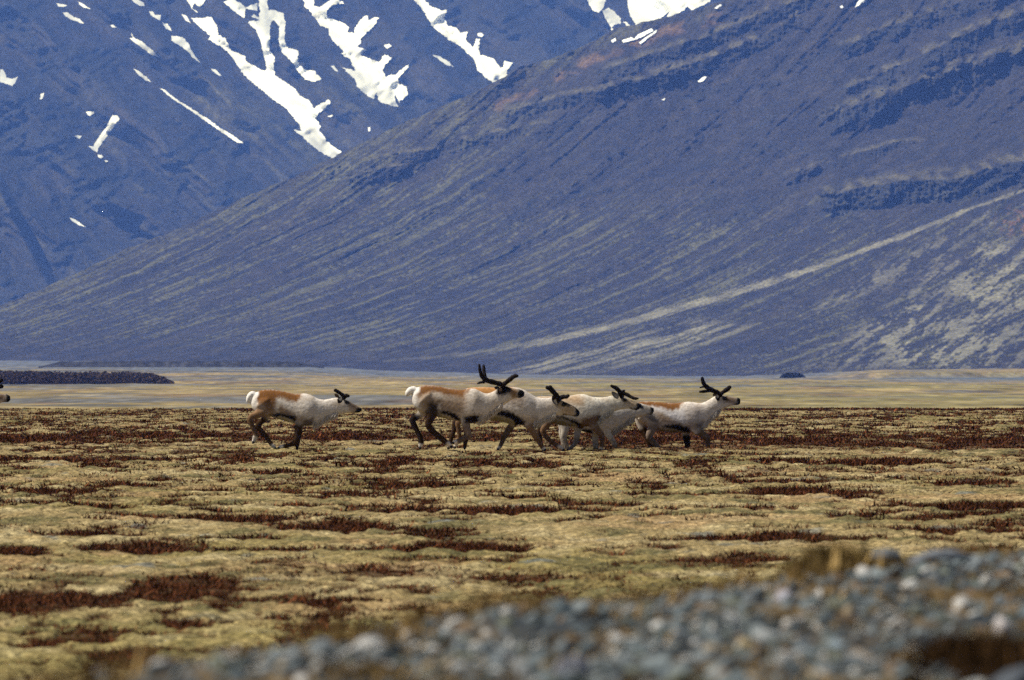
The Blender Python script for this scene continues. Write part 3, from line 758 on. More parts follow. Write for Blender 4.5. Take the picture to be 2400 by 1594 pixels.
def joined_stones():
    VS = []; FS = []; CS = []; base = 0; data = []
    for me in SM:
        n = len(me.vertices); co = np.zeros(n * 3); me.vertices.foreach_get('co', co)
        f = np.zeros(len(me.polygons) * 3, int); me.polygons.foreach_get('vertices', f)
        c = np.zeros(n * 4); me.color_attributes['tint'].data.foreach_get('color', c)
        data.append((co.reshape(-1, 3), f.reshape(-1, 3), c.reshape(-1, 4)[:, :3]))
    lim = 0
    for i in order:
        if i in fs or lim > 4600 or abs(sx[i] / sy[i]) > .067 or sy[i] < 14.3: continue
        lim += 1
        co, f, c = data[var[i]]
        cz, s_ = math.cos(rz[i]), math.sin(rz[i])
        p = co * np.array([1.15, 1, 1]) * ss[i]
        p = np.stack([p[:, 0] * cz - p[:, 1] * s_, p[:, 0] * s_ + p[:, 1] * cz, p[:, 2] + p[:, 0] * tx[i] + p[:, 1] * ty[i]], 1)
        VS.append(p + np.array([sx[i], sy[i], sz[i] + ss[i] * .2])); FS.append(f + base); CS.append(c); base += len(co)
    o = link('gravel', fast_mesh('gravel', np.concatenate(VS), np.concatenate(FS), np.concatenate(CS), False), M_stone, bank_o)
    tag(o, kind='stuff')
joined_stones()

def bank_spot(px, py):
    """place on the bank's surface seen at a photo pixel"""
    Y = np.linspace(11, 30, 800); X = (px - 1200) / F * Y; z = ZC + (HY - py) / F * Y
    dz = z - bank_z(X, Y); hit = np.nonzero(dz < 0)[0]
    i = int(hit[0]) if len(hit) else int(np.argmin(np.where(Y < brink(X) + .3, dz, 9))); return X[i], Y[i], float(bank_z(X, Y)[i])
def single_stone(px, py, w, color, flat, label, seed, rot=0.0, tilt=0.0, up=.3):
    X, Y, z = bank_spot(px, py + w * flat * .4)
    s = w / 2 / F * Y
    o = bpy.data.objects.new('stone', stone_mesh(seed, color, flat)); COL.objects.link(o)
    o.location = (X, Y, z + s * flat * up); o.scale = (s, s, s); o.rotation_euler = (0, tilt, rot)
    tag(o, label, 'stone')
single_stone(1748, 1507, 62, rgb(.30, .23, .12), .9, 'round tan stone low on the gravel bank, right of centre', 901)
single_stone(2348, 1458, 48, rgb(.55, .49, .46), 1.4, 'small upright white stone near the right edge of the gravel bank', 902)
single_stone(1950, 1508, 86, rgb(.22, .27, .30), .5, 'pale blue-grey slab of stone tilted up to the right', 903, .2, -.3)
single_stone(2018, 1534, 70, rgb(.36, .31, .25), .7, 'pale cream oval stone just below the blue-grey slab', 904)
single_stone(1836, 1392, 48, rgb(.34, .33, .36), 1.0, 'light lilac-white pebble in the upper middle of the gravel', 905)
single_stone(245, 1530, 70, rgb(.24, .23, .235), .9, 'pale grey stone alone at the left end of the gravel bank', 906)
single_stone(2075, 1300, 108, rgb(.085, .092, .10), .62, 'grey boulder behind the grass tussock on the brink of the bank', 907)
single_stone(2190, 1302, 200, rgb(.14, .15, .165), .28, 'long flat grey rock on the brink, right of the boulder', 908, 0, -.12)
single_stone(2370, 1590, 190, rgb(.06, .068, .08), .5, 'large flat dark grey rock in the bottom right corner', 909, 0, -.35)
single_stone(1345, 1555, 96, rgb(.20, .20, .225), .8, 'broad pale grey stone at the bottom edge, near the middle', 910)

# dry grass on the bank
def grass_points(n, fn, seed, H, W, c0, c1, name, parent=None, blades=4, lean=.9):
    r = np.random.default_rng(seed); x, y = fn(r, n); z = bank_z(x, y)
    h = H * r.uniform(.5, 1.2, len(x)) * (1 + .9 * np.exp(-((y - brink(x)) / .7) ** 2) * sstep(-.1, .3, noise(x / .25, y / .8, 435))); w = np.full(len(x), W)
    V, Fc, C = tufts(np.stack([x, y, z], 1), h, w, c0, c1, seed, blades, lean)
    c = np.array([x.mean(), y.mean(), z.min()])
    o = link(name, fast_mesh(name, V - c, Fc, C, False), M_heath, parent); o.location = c
    return o
def g_bank(r, n):
    y = 13 + 16 * r.uniform(0, 1, n); x = r.uniform(-.07, .07, n) * y; d = y - brink(x)
    m = sstep(.07, .30, fbm(x / .35, y / .9, 3, 431) + 1.0 * np.exp(-((d + .1) / .9) ** 2))
    k = (d < 1.2) & (r.uniform(0, 1, n) < m)
    return x[k], y[k]
o = grass_points(16000, g_bank, 21, .05, .008, rgb(.10, .06, .02), rgb(.23, .15, .06), 'dry_grass', None, 5, .9)
tag(o, 'thin dry orange-brown grass between the stones of the gravel bank', 'grass', kind='stuff')
def blob(px, py, wpx, dep):
    X, Y, z = bank_spot(px, py)
    def f(r, n):
        return X + r.normal(0, .36, n) * wpx / F * Y, Y + r.normal(0, dep, n)
    return f
o = grass_points(700, blob(1930, 1340, 105, .2), 22, .085, .010, rgb(.10, .065, .018), rgb(.27, .18, .07), 'grass_tussock', None, 6, .7)
tag(o, 'yellow-brown grass tussock on the brink of the gravel bank', 'grass')
o = grass_points(900, blob(2305, 1568, 160, .25), 23, .075, .008, rgb(.018, .011, .006), rgb(.075, .036, .012), 'heath_bush', None, 6)
tag(o, 'dark brown heath bush among stones near the bottom right corner', 'heath')
# ------------------------------------------------------------------ reindeer
WHITE = rgb(.72, .63, .53); CREAM = rgb(.66, .57, .46); BROWN = rgb(.19, .082, .027); TAN = rgb(.27, .165, .09); DARK = rgb(.012, .008, .006)
DKBR = rgb(.045, .024, .012); OLIVE = rgb(.22, .185, .105); GREY = rgb(.34, .30, .265); BLACK = rgb(.010, .009, .009); FACE = rgb(.30, .175, .085)

def tube(bm, pts, radii, nseg=12, flat=1.0, cap=True):
    """closed tapered tube; pts are (x, y, z); flat squeezes it in y"""
    P = [Vector(p) for p in pts]; rings = []
    for i, p in enumerate(P):
        d = (P[min(i + 1, len(P) - 1)] - P[max(i - 1, 0)]).normalized()
        side = Vector((0, 1, 0)); side = (side - d * side.dot(d)).normalized(); up = d.cross(side)
        rings.append([bm.verts.new(p + (up * math.cos(a) + side * (math.sin(a) * (flat if np.isscalar(flat) else flat[i]))) * radii[i]) for a in [2 * math.pi * k / nseg for k in range(nseg)]])
    for a, b in zip(rings[:-1], rings[1:]):
        for k in range(nseg):
            bm.faces.new((a[k], a[(k + 1) % nseg], b[(k + 1) % nseg], b[k]))
    if cap:
        d0 = (P[0] - P[1]).normalized() * radii[0] * .6; d1 = (P[-1] - P[-2]).normalized() * radii[-1] * .6
        c0 = bm.verts.new(P[0] + d0); c1 = bm.verts.new(P[-1] + d1)
        for k in range(nseg):
            bm.faces.new((c0, rings[0][(k + 1) % nseg], rings[0][k])); bm.faces.new((c1, rings[-1][k], rings[-1][(k + 1) % nseg]))

def curve_pts(pts, sub=4):
    """Catmull-Rom through rows of numbers"""
    A = np.array(pts, float); out = []
    for i in range(len(A) - 1):
        p0 = A[max(i - 1, 0)]; p1 = A[i]; p2 = A[i + 1]; p3 = A[min(i + 2, len(A) - 1)]
        for k in range(sub):
            t = k / sub
            out.append(.5 * ((2 * p1) + (-p0 + p2) * t + (2 * p0 - 5 * p1 + 4 * p2 - p3) * t * t + (-p0 + 3 * p1 - 3 * p2 + p3) * t ** 3))
    out.append(A[-1]); return np.array(out)

def make_deer(D):
    ox, oy, s, Y0 = D['zoom'] + (D['depth'],)
    S = F / Y0; u = 1.0 / (s * S); gs = D.get('scale', 1.0)
    sec = D['sec']; xm = .5 * (sec[0][0] + sec[-1][0])
    shift = D.get('shift', 0.0)
    X0 = (ox + xm / s + shift - 1200) / S
    gy = D['ground']                                              # zoom row of the ground
    zoff = ZC + (HY - (oy + gy / s)) / S
    def lx(x): return (x - xm) * u
    def lz(y): return (gy - y) * u + zoff
    root = empty('reindeer', (X0, Y0, 0)); root.scale = (gs, gs, gs)
    tag(root, D['label'], 'reindeer', 'reindeer running across the moss')
    bm = bmesh.new(); NS = 22
    # trunk, neck and head in one loft of upright slices
    R = curve_pts([(a[0], a[1], a[2], a[3] if len(a) > 3 else .58) for a in sec], 3)
    rings = []
    for x, t, b, k in R:
        h = max((b - t) / 2, 4); c = (t + b) / 2; ring = []
        for q in range(NS):
            a = 2 * math.pi * q / NS; sx_, sz_ = math.sin(a), math.cos(a)
            e = .88
            ring.append(bm.verts.new((lx(x), math.copysign(abs(sx_) ** e, sx_) * h * k * u * (1 - .10 * sz_), lz(c - math.copysign(abs(sz_) ** e, sz_) * h))))
        rings.append(ring)
    for a, b in zip(rings[:-1], rings[1:]):
        for q in range(NS): bm.faces.new((a[q], a[(q + 1) % NS], b[(q + 1) % NS], b[q]))
    bm.faces.new(rings[0]); bm.faces.new(list(reversed(rings[-1])))
    # legs
    for side, pts, col in D['legs']:
        C = curve_pts(pts, 3); n = len(C)
        yy = [side * (.105 - .03 * i / (n - 1)) for i in range(n)]; fl = np.interp(np.arange(n) / (n - 1), [0, .18, .42, 1], [.45, .5, .8, .85])
        rr = np.maximum(C[:, 2] * u, .018) * np.interp(np.arange(n) / (n - 1), [0, .25, .45, 1], [.95, 1.0, 1.1, 1.08])
        tube(bm, [(lx(c[0]), yy[i], lz(c[1])) for i, c in enumerate(C)], rr, 12, fl)
    C = curve_pts(D['tail'], 3)
    tube(bm, [(lx(c[0]), 0, lz(c[1])) for c in C], C[:, 2] * u * 1.3, 10, .9)
    bmesh.ops.recalc_face_normals(bm, faces=bm.faces)
    me = bpy.data.meshes.new('tmp'); bm.to_mesh(me); bm.free()
    tmp = bpy.data.objects.new('tmp', me); COL.objects.link(tmp)
    m1 = tmp.modifiers.new('r', 'REMESH'); m1.mode = 'VOXEL'; m1.voxel_size = .0168; m1.use_smooth_shade = True
    m2 = tmp.modifiers.new('s', 'SMOOTH'); m2.factor = .5; m2.iterations = 4
    dg = bpy.context.evaluated_depsgraph_get()
    body_me = bpy.data.meshes.new_from_object(tmp.evaluated_get(dg)); body_me.name = 'reindeer_body'
    bpy.data.objects.remove(tmp); bpy.data.meshes.remove(me)
    # coat
    n = len(body_me.vertices); co = np.zeros(n * 3); body_me.vertices.foreach_get('co', co); co = co.reshape(-1, 3)
    zx = co[:, 0] / u + xm; zy = gy - (co[:, 2] - zoff) / u; yl = co[:, 1]
    # a little relief so that the coat is not glassy
    nn = np.zeros(n * 3); body_me.vertices.foreach_get('normal', nn); nn = nn.reshape(-1, 3)
    co2 = co + nn * (.0025 * fbm(co[:, 0] / .05, (co[:, 2] + yl) / .05, 3, D['seed']))[:, None]
    body_me.vertices.foreach_set('co', co2.ravel())
    wx = zx + 30 * fbm(zx / 45, zy / 45 + yl * 4, 3, D['seed'] + 1); wy = zy + 30 * fbm(zx / 45 + 9, zy / 45 + yl * 4, 3, D['seed'] + 2)
    Cl = np.tile(D.get('base', WHITE), (n, 1))
    sp = sstep(.08, .42, fbm(zx / 22, zy / 30 + 3 * yl, 4, D['seed'] + 3, .65))
    Cl = mix(Cl, rgb(.30, .255, .235), D.get('speckle', .45) * sp * D.get('speck_on', 1))
    warm = sstep(-.05, .45, fbm(zx / 150, zy / 120 + yl, 3, D['seed'] + 6)); low = sstep(.35, .95, (zy - sec[len(sec) // 3][1]) / (sec[len(sec) // 3][2] - sec[len(sec) // 3][1]))
    Cl = mix(Cl, rgb(.52, .41, .30), .55 * warm + .25 * low * (1 - warm))
    for z in D['zones']:
        sd = poly_sd(wx, wy, z[0]); f = z[2] if len(z) > 2 else 22; st = z[3] if len(z) > 3 else 1.0
        Cl = mix(Cl, z[1], st * (1 - sstep(-f * 2.1, f * 2.1, sd + 14 * fbm(zx / 14, zy / 26, 2, D['seed'] + 8))))
    for side, pts, col in D['legs']:
        C = curve_pts(pts[1:], 4); best = np.full(n, 9e9); par = np.zeros(n)
        for i in range(len(C) - 1):
            a, b = C[i], C[i + 1]; ex, ey = b[0] - a[0], b[1] - a[1]
            t = np.clip(((zx - a[0]) * ex + (zy - a[1]) * ey) / (ex * ex + ey * ey + 1e-9), 0, 1)
            d = np.hypot(zx - a[0] - t * ex, zy - a[1] - t * ey) / (a[2] + (b[2] - a[2]) * t)
            sel = d < best; best = np.where(sel, d, best); par = np.where(sel, (i + t) / (len(C) - 1), par)
        ok = (1 - sstep(1.05, 1.7, best)) * (yl * side > -.02) * sstep(.0, .14, par)
        hue, foot = col
        c = np.tile(hue, (n, 1)); c = mix(c, DKBR * .8, .6 * sstep(.25, .5, par + .12 * fbm(zx / 30, zy / 30, 2, 3)))
        c = mix(c, hue * 1.5, .45 * sstep(-.1, .4, fbm(zx / 40, zy / 60, 3, 14)))
        if foot is not None: c = mix(c, foot, sstep(.80, .88, par) * (1 - .5 * sp))
        Cl = mix(Cl, c, ok)
    ed = np.hypot((zx - D['eye'][0]) / 1.25, zy - D['eye'][1]); Cl = mix(Cl, DARK, .9 * (1 - sstep(22, 44, ed)))
    tl = D['tail']; dt = line_d(zx, zy, [(p[0], p[1]) for p in tl]); Cl = mix(Cl, rgb(.80, .74, .66), (1 - sstep(40, 95, dt)))
    set_col(body_me, Cl)
    body = link('body', body_me, M_fur, root)
    # antlers
    for ant, side in D['antlers']:
        bma = bmesh.new()
        for br in ant:
            C = curve_pts(br, 3); n_ = len(C)
            b0 = br[0]; ln = [math.hypot(c[0] - ant[0][0][0], c[1] - ant[0][0][1]) for c in C]
            tube(bma, [(lx(c[0]), side * (.045 + .30 * ln[i] * u), lz(c[1])) for i, c in enumerate(C)], [max(c[2] * u, .010) * (1 + .10 * math.sin(i * 2.1)) for i, c in enumerate(C)], 10)
        bmesh.ops.recalc_face_normals(bma, faces=bma.faces)
        ma = bpy.data.meshes.new('antler'); bma.to_mesh(ma); bma.free(); ma.polygons.foreach_set('use_smooth', np.full(len(ma.polygons), True))
        link('antler', ma, M_velvet, root)
    # ears: cupped leaves
    for (bx, by, tx_, ty_, w, side, cin) in D['ears']:
        bme = bmesh.new(); A = np.array([bx, by]); B = np.array([tx_, ty_]); d = B - A; L = np.linalg.norm(d); pn = np.array([-d[1], d[0]]) / L
        nu, nv = 8, 7; vs_ = []
        for layer in (0, 1):
            g = []
            for i in range(nu):
                t = i / (nu - 1); ww = w * (math.sin(math.pi * min(t * .9 + .1, 1)) ** .7)
                row = []
                for j in range(nv):
                    v = -1 + 2 * j / (nv - 1); q = A + d * t + pn * v * ww
                    row.append(bme.verts.new((lx(q[0]), side * (.10 + .022 * (1 - v * v) * (-1 if side < 0 else -1) + .02 * t - .012 * layer), lz(q[1]))))
                g.append(row)
            vs_.append(g)
            for i in range(nu - 1):
                for j in range(nv - 1): bme.faces.new((g[i][j], g[i + 1][j], g[i + 1][j + 1], g[i][j + 1]))
        for i in range(nu - 1):
            for j in (0, nv - 1): bme.faces.new((vs_[0][i][j], vs_[0][i + 1][j], vs_[1][i + 1][j], vs_[1][i][j]))
        bmesh.ops.recalc_face_normals(bme, faces=bme.faces)
        mee = bpy.data.meshes.new('ear'); bme.to_mesh(mee); bme.free()
        cols = []
        for layer in (0, 1):
            for i in range(nu):
                for j in range(nv):
                    e = max(abs(-1 + 2 * j / (nv - 1)), 1.15 * i / (nu - 1)); cols.append(cin if e < .62 and layer == 0 else D.get('ear_rim', DKBR * .6))
        set_col(mee, np.array(cols)); mee.polygons.foreach_set('use_smooth', np.full(len(mee.polygons), True))
        link('ear', mee, M_ear, root)
    # eyes on both sides of the head
    ex, ey = D['eye']; k = min(range(len(R)), key=lambda i: abs(R[i][0] - ex)); x, t, b, kw = R[k]
    hh_ = (b - t) / 2; zc_ = ((t + b) / 2 - ey) / hh_; hw = math.sqrt(max(0, 1 - zc_ * zc_)) * hh_ * kw * u
    for side in (-1, 1):
        bme = bmesh.new(); bmesh.ops.create_uvsphere(bme, u_segments=12, v_segments=8, radius=.020)
        for v in bme.verts: v.co.x *= 1.25
        mee = bpy.data.meshes.new('eye'); bme.to_mesh(mee); bme.free(); mee.polygons.foreach_set('use_smooth', np.full(len(mee.polygons), True))
        o = link('eye', mee, M_eye, root); o.location = (lx(ex), side * (hw * .93 - .004), lz(ey))
    # cloven hooves
    for side, pts, col in D['legs']:
        a, b = np.array(pts[-2][:2], float), np.array(pts[-1][:2], float); d = (b - a); d = d / np.linalg.norm(d)
        bmh = bmesh.new(); yy = side * .075
        for cl in (-1, 1):
            P = []
            tip = b + d * 26
            tube(bmh, [(lx(b[0] - d[0] * 14), yy + cl * .018, lz(b[1] - d[1] * 14)), (lx(b[0] + d[0] * 6), yy + cl * .020, lz(b[1] + d[1] * 6)), (lx(tip[0]), yy + cl * .012, lz(tip[1]))], [.022, .026, .012], 8, .8)
        mh = bpy.data.meshes.new('hoof'); bmesh.ops.recalc_face_normals(bmh, faces=bmh.faces); bmh.to_mesh(mh); bmh.free()
        link('hoof', mh, M_hoof, root)
    # shaggy throat mane: short hanging hair along the underside of the neck
    if D.get('mane'):
        x0, x1 = D['mane']; rm = np.random.default_rng(D['seed'] + 40); nh = 900
        xs = rm.uniform(x0, x1, nh); tt = np.interp(xs, R[:, 0], R[:, 1]); bb = np.interp(xs, R[:, 0], R[:, 2]); kk = np.interp(xs, R[:, 0], R[:, 3])
        ang = rm.uniform(-1, 1, nh) * 1.0; hgt = (bb - tt) / 2
        px_, py_, pz_ = lx(xs), np.sin(ang) * hgt * kk * u * .97, lz((tt + bb) / 2 + np.cos(ang) * hgt * .97)
        ln = rm.uniform(.035, .12, nh); dirx = rm.normal(-.45, .2, nh)
        B = np.stack([px_, py_, pz_], 1); T = B + np.stack([dirx, np.sin(ang) * .35, -np.ones(nh)], 1) * ln[:, None]
        w_ = np.stack([np.full(nh, .007), rm.normal(0, .005, nh), np.zeros(nh)], 1)
        Vh = np.stack([B - w_, B + w_, T], 1).reshape(-1, 3)
        ch = np.repeat(D.get('base', WHITE)[None] * rm.uniform(.62, 1.05, (nh, 1)), 3, 0)
        link('mane', fast_mesh('mane', Vh, np.arange(3 * nh).reshape(-1, 3), ch, False), M_ear, root)
    return root

N_, F_ = -1, 1
LEG = (DKBR, WHITE * .9); LEGD = (DARK * 1.4, WHITE * .8); LEGB = (rgb(.20, .115, .06), WHITE * .9); LEGP = (rgb(.40, .345, .28), None); LEGX = (DKBR, None)
DEER = {}
DEER['lone'] = dict(zoom=(560, 890, 7.378), depth=150.0, ground=1215, seed=11, label='lone reindeer with short stubby antlers and lowered head, trailing left of the herd',
  sec=[(205, 350, 430), (232, 295, 495), (270, 245, 545), (330, 205, 590), (420, 175, 610), (550, 166, 640), (700, 187, 690), (850, 217, 730), (980, 242, 765), (1130, 236, 800), (1250, 265, 800), (1350, 318, 785, .52), (1450, 343, 730, .48),
       (1550, 332, 672, .44), (1650, 312, 622, .42), (1740, 312, 598, .42), (1800, 326, 590, .43), (1870, 352, 583, .40), (1950, 390, 575, .36), (2020, 430, 575, .35), (2075, 462, 575, .35), (2110, 482, 560, .35), (2130, 500, 538, .3)],
  legs=[(N_, [(420, 380, 150), (480, 500, 120), (370, 585, 76), (200, 655, 52), (235, 800, 43), (288, 930, 40), (290, 975, 46), (250, 1080, 30)], LEGB),
        (F_, [(470, 450, 120), (490, 610, 72), (400, 715, 55), (315, 800, 46), (415, 920, 42), (520, 1060, 36), (560, 1120, 38), (625, 1185, 30)], LEG),
        (N_, [(1120, 590, 130), (1065, 715, 88), (1020, 850, 58), (992, 1060, 50), (960, 1100, 42), (880, 1130, 36), (770, 1155, 38), (690, 1180, 32)], LEG),
        (F_, [(1110, 620, 100), (1070, 790, 58), (1030, 960, 48), (1008, 1090, 40), (1004, 1150, 34), (1004, 1195, 26)], LEGX)],
  tail=[(275, 245, 40), (215, 262, 46), (172, 330, 40), (155, 400, 22)], eye=(1872, 395),
  antlers=[([[(1822, 335, 32), (1800, 275, 34), (1740, 225, 31), (1655, 178, 28)], [(1812, 290, 30), (1850, 272, 30), (1905, 284, 27)]], N_), ([[(1815, 335, 30), (1790, 270, 30), (1720, 215, 28), (1665, 175, 26)], [(1805, 290, 28), (1870, 290, 27)]], F_)],
  ears=[(1775, 300, 1722, 412, 48, N_, CREAM), (1725, 310, 1650, 240, 30, F_, TAN)], mane=(1300, 1720),
  zones=[([(280, 190), (420, 150), (700, 165), (980, 225), (1090, 235), (1075, 300), (1000, 395), (860, 365), (730, 305), (650, 330), (640, 440), (560, 560), (440, 560), (350, 480), (300, 300)], BROWN, 20),
         ([(310, 400), (640, 400), (740, 470), (900, 600), (760, 600), (560, 640), (400, 620), (310, 540)], TAN * .9, 45, .85), ([(210, 250), (290, 230), (300, 480), (310, 560), (230, 520)], rgb(.76, .70, .62), 25),
         ([(300, 470), (420, 450), (430, 560), (300, 600)], WHITE, 30, .6), ([(650, 430), (720, 400), (700, 560), (640, 590)], CREAM, 22, .8),
         ([(700, 440), (960, 590), (900, 620), (700, 560)], TAN, 22, .8), ([(520, 610), (640, 575), (760, 575), (900, 610), (990, 625), (1020, 690), (970, 740), (880, 690), (760, 645), (600, 650)], DARK, 15),
         ([(560, 660), (760, 655), (960, 745), (900, 790), (600, 740)], OLIVE, 16), ([(1080, 690), (1280, 660), (1340, 760), (1300, 830), (1080, 830)], DKBR, 26, .85),
         ([(1000, 640), (1140, 640), (1060, 760), (1000, 740)], TAN, 25, .7),
         ([(1790, 300), (1880, 330), (2060, 430), (2120, 480), (2060, 520), (1930, 460), (1850, 420)], DKBR, 14, .8), ([(1880, 420), (2050, 470), (2050, 560), (1920, 560)], FACE, 30, .65),
         ([(2045, 500), (2100, 460), (2150, 470), (2150, 570), (1990, 600), (1960, 575)], BLACK, 10)])
DEER['stag'] = dict(zoom=(930, 840, 6.8187), depth=148.0, ground=1465, seed=12, label='reindeer with the tallest upswept black antlers and dark face, rearmost of the herd',
  sec=[(240, 600, 690), (262, 540, 745), (300, 492, 800), (350, 455, 840), (430, 432, 875), (550, 430, 905), (680, 446, 942), (800, 466, 967), (920, 490, 995), (1050, 500, 1012), (1150, 481, 1040), (1250, 484, 1035), (1330, 522, 1000, .54), (1400, 555, 980, .5), (1470, 556, 935, .47),
       (1540, 528, 880, .44), (1600, 490, 832, .42), (1660, 452, 785, .42), (1720, 440, 740, .42), (1780, 452, 700, .4), (1840, 470, 660, .38), (1890, 480, 642, .36), (1940, 488, 636, .36), (1990, 498, 633, .36), (2025, 514, 617, .36), (2044, 538, 588, .3)],
  legs=[(N_, [(450, 620, 150), (575, 775, 108), (550, 930, 74), (503, 1065, 50), (590, 1180, 48), (720, 1290, 44), (800, 1350, 44), (865, 1410, 30)], (DKBR * .8, WHITE)),
        (F_, [(420, 750, 130), (395, 880, 74), (300, 945, 55), (243, 985, 48), (290, 1090, 42), (350, 1210, 40), (385, 1310, 46), (385, 1370, 42), (372, 1430, 26)], (DARK * 1.5, WHITE)),
        (N_, [(1130, 850, 130), (1095, 1000, 74), (1112, 1120, 60), (1155, 1225, 48), (1120, 1262, 40), (1060, 1290, 36), (970, 1330, 40), (910, 1350, 36)], (rgb(.17, .12, .09), WHITE)),
        (F_, [(1090, 900, 100), (1112, 1050, 62), (1122, 1200, 50), (1098, 1330, 36), (1085, 1430, 28)], LEGX)],
  tail=[(300, 500, 40), (225, 510, 46), (175, 560, 36), (158, 610, 16)], eye=(1775, 505),
  antlers=[([[(1700, 445, 36), (1660, 415, 42), (1560, 385, 40), (1430, 348, 42), (1365, 290, 34), (1332, 200, 27), (1318, 100, 20)], [(1400, 375, 26), (1340, 385, 20), (1290, 402, 14)], [(1690, 430, 36), (1780, 360, 36), (1880, 285, 34), (1935, 282, 24)]], N_),
           ([[(1700, 445, 32), (1650, 410, 36), (1560, 380, 34), (1440, 345, 36), (1405, 290, 32), (1393, 200, 28), (1385, 105, 22)], [(1690, 430, 30), (1760, 375, 30), (1850, 290, 28)]], F_)],
  ears=[(1665, 470, 1635, 575, 46, N_, TAN), (1640, 480, 1555, 465, 28, F_, DKBR)], mane=(1330, 1700), base=rgb(.63, .545, .455),
  zones=[([(290, 480), (430, 415), (700, 430), (950, 480), (1190, 468), (1100, 560), (1060, 640), (900, 610), (780, 590), (680, 560), (570, 545), (480, 570), (350, 610), (295, 560)], BROWN, 22),
         ([(320, 560), (700, 590), (900, 620), (1090, 650), (1060, 830), (950, 880), (760, 860), (640, 860), (480, 860), (380, 760)], TAN * .9, 45, .8), ([(235, 520), (300, 490), (305, 640), (340, 800), (280, 760)], rgb(.78, .72, .64), 22),
         ([(560, 545), (680, 560), (760, 640), (640, 640)], CREAM, 25, .7), ([(490, 720), (560, 690), (670, 730), (680, 860), (600, 940), (500, 920)], DARK, 30, .9), ([(640, 640), (720, 640), (720, 740), (660, 740)], DKBR, 25, .6),
         ([(670, 720), (700, 720), (700, 840), (670, 860)], CREAM, 12, .8), ([(690, 830), (800, 830), (980, 900), (1025, 990), (950, 1010), (850, 930), (700, 885)], DARK, 14),
         ([(600, 900), (720, 890), (950, 1005), (900, 1060), (620, 980)], OLIVE * 1.1, 14), ([(1070, 930), (1250, 890), (1370, 915), (1345, 1010), (1180, 1070), (1070, 1040)], DARK, 18),
         ([(980, 640), (1120, 560), (1140, 760), (1040, 880), (980, 820)], TAN, 45, .45),
         ([(1590, 430), (1720, 410), (1850, 460), (1850, 540), (1760, 560), (1680, 590), (1600, 560)], BLACK, 14), ([(1830, 480), (1930, 480), (1930, 600), (1850, 640), (1800, 560)], FACE * .8, 18),
         ([(1930, 470), (2060, 500), (2060, 640), (1960, 650), (1870, 660), (1900, 630), (1935, 600)], BLACK, 10)])
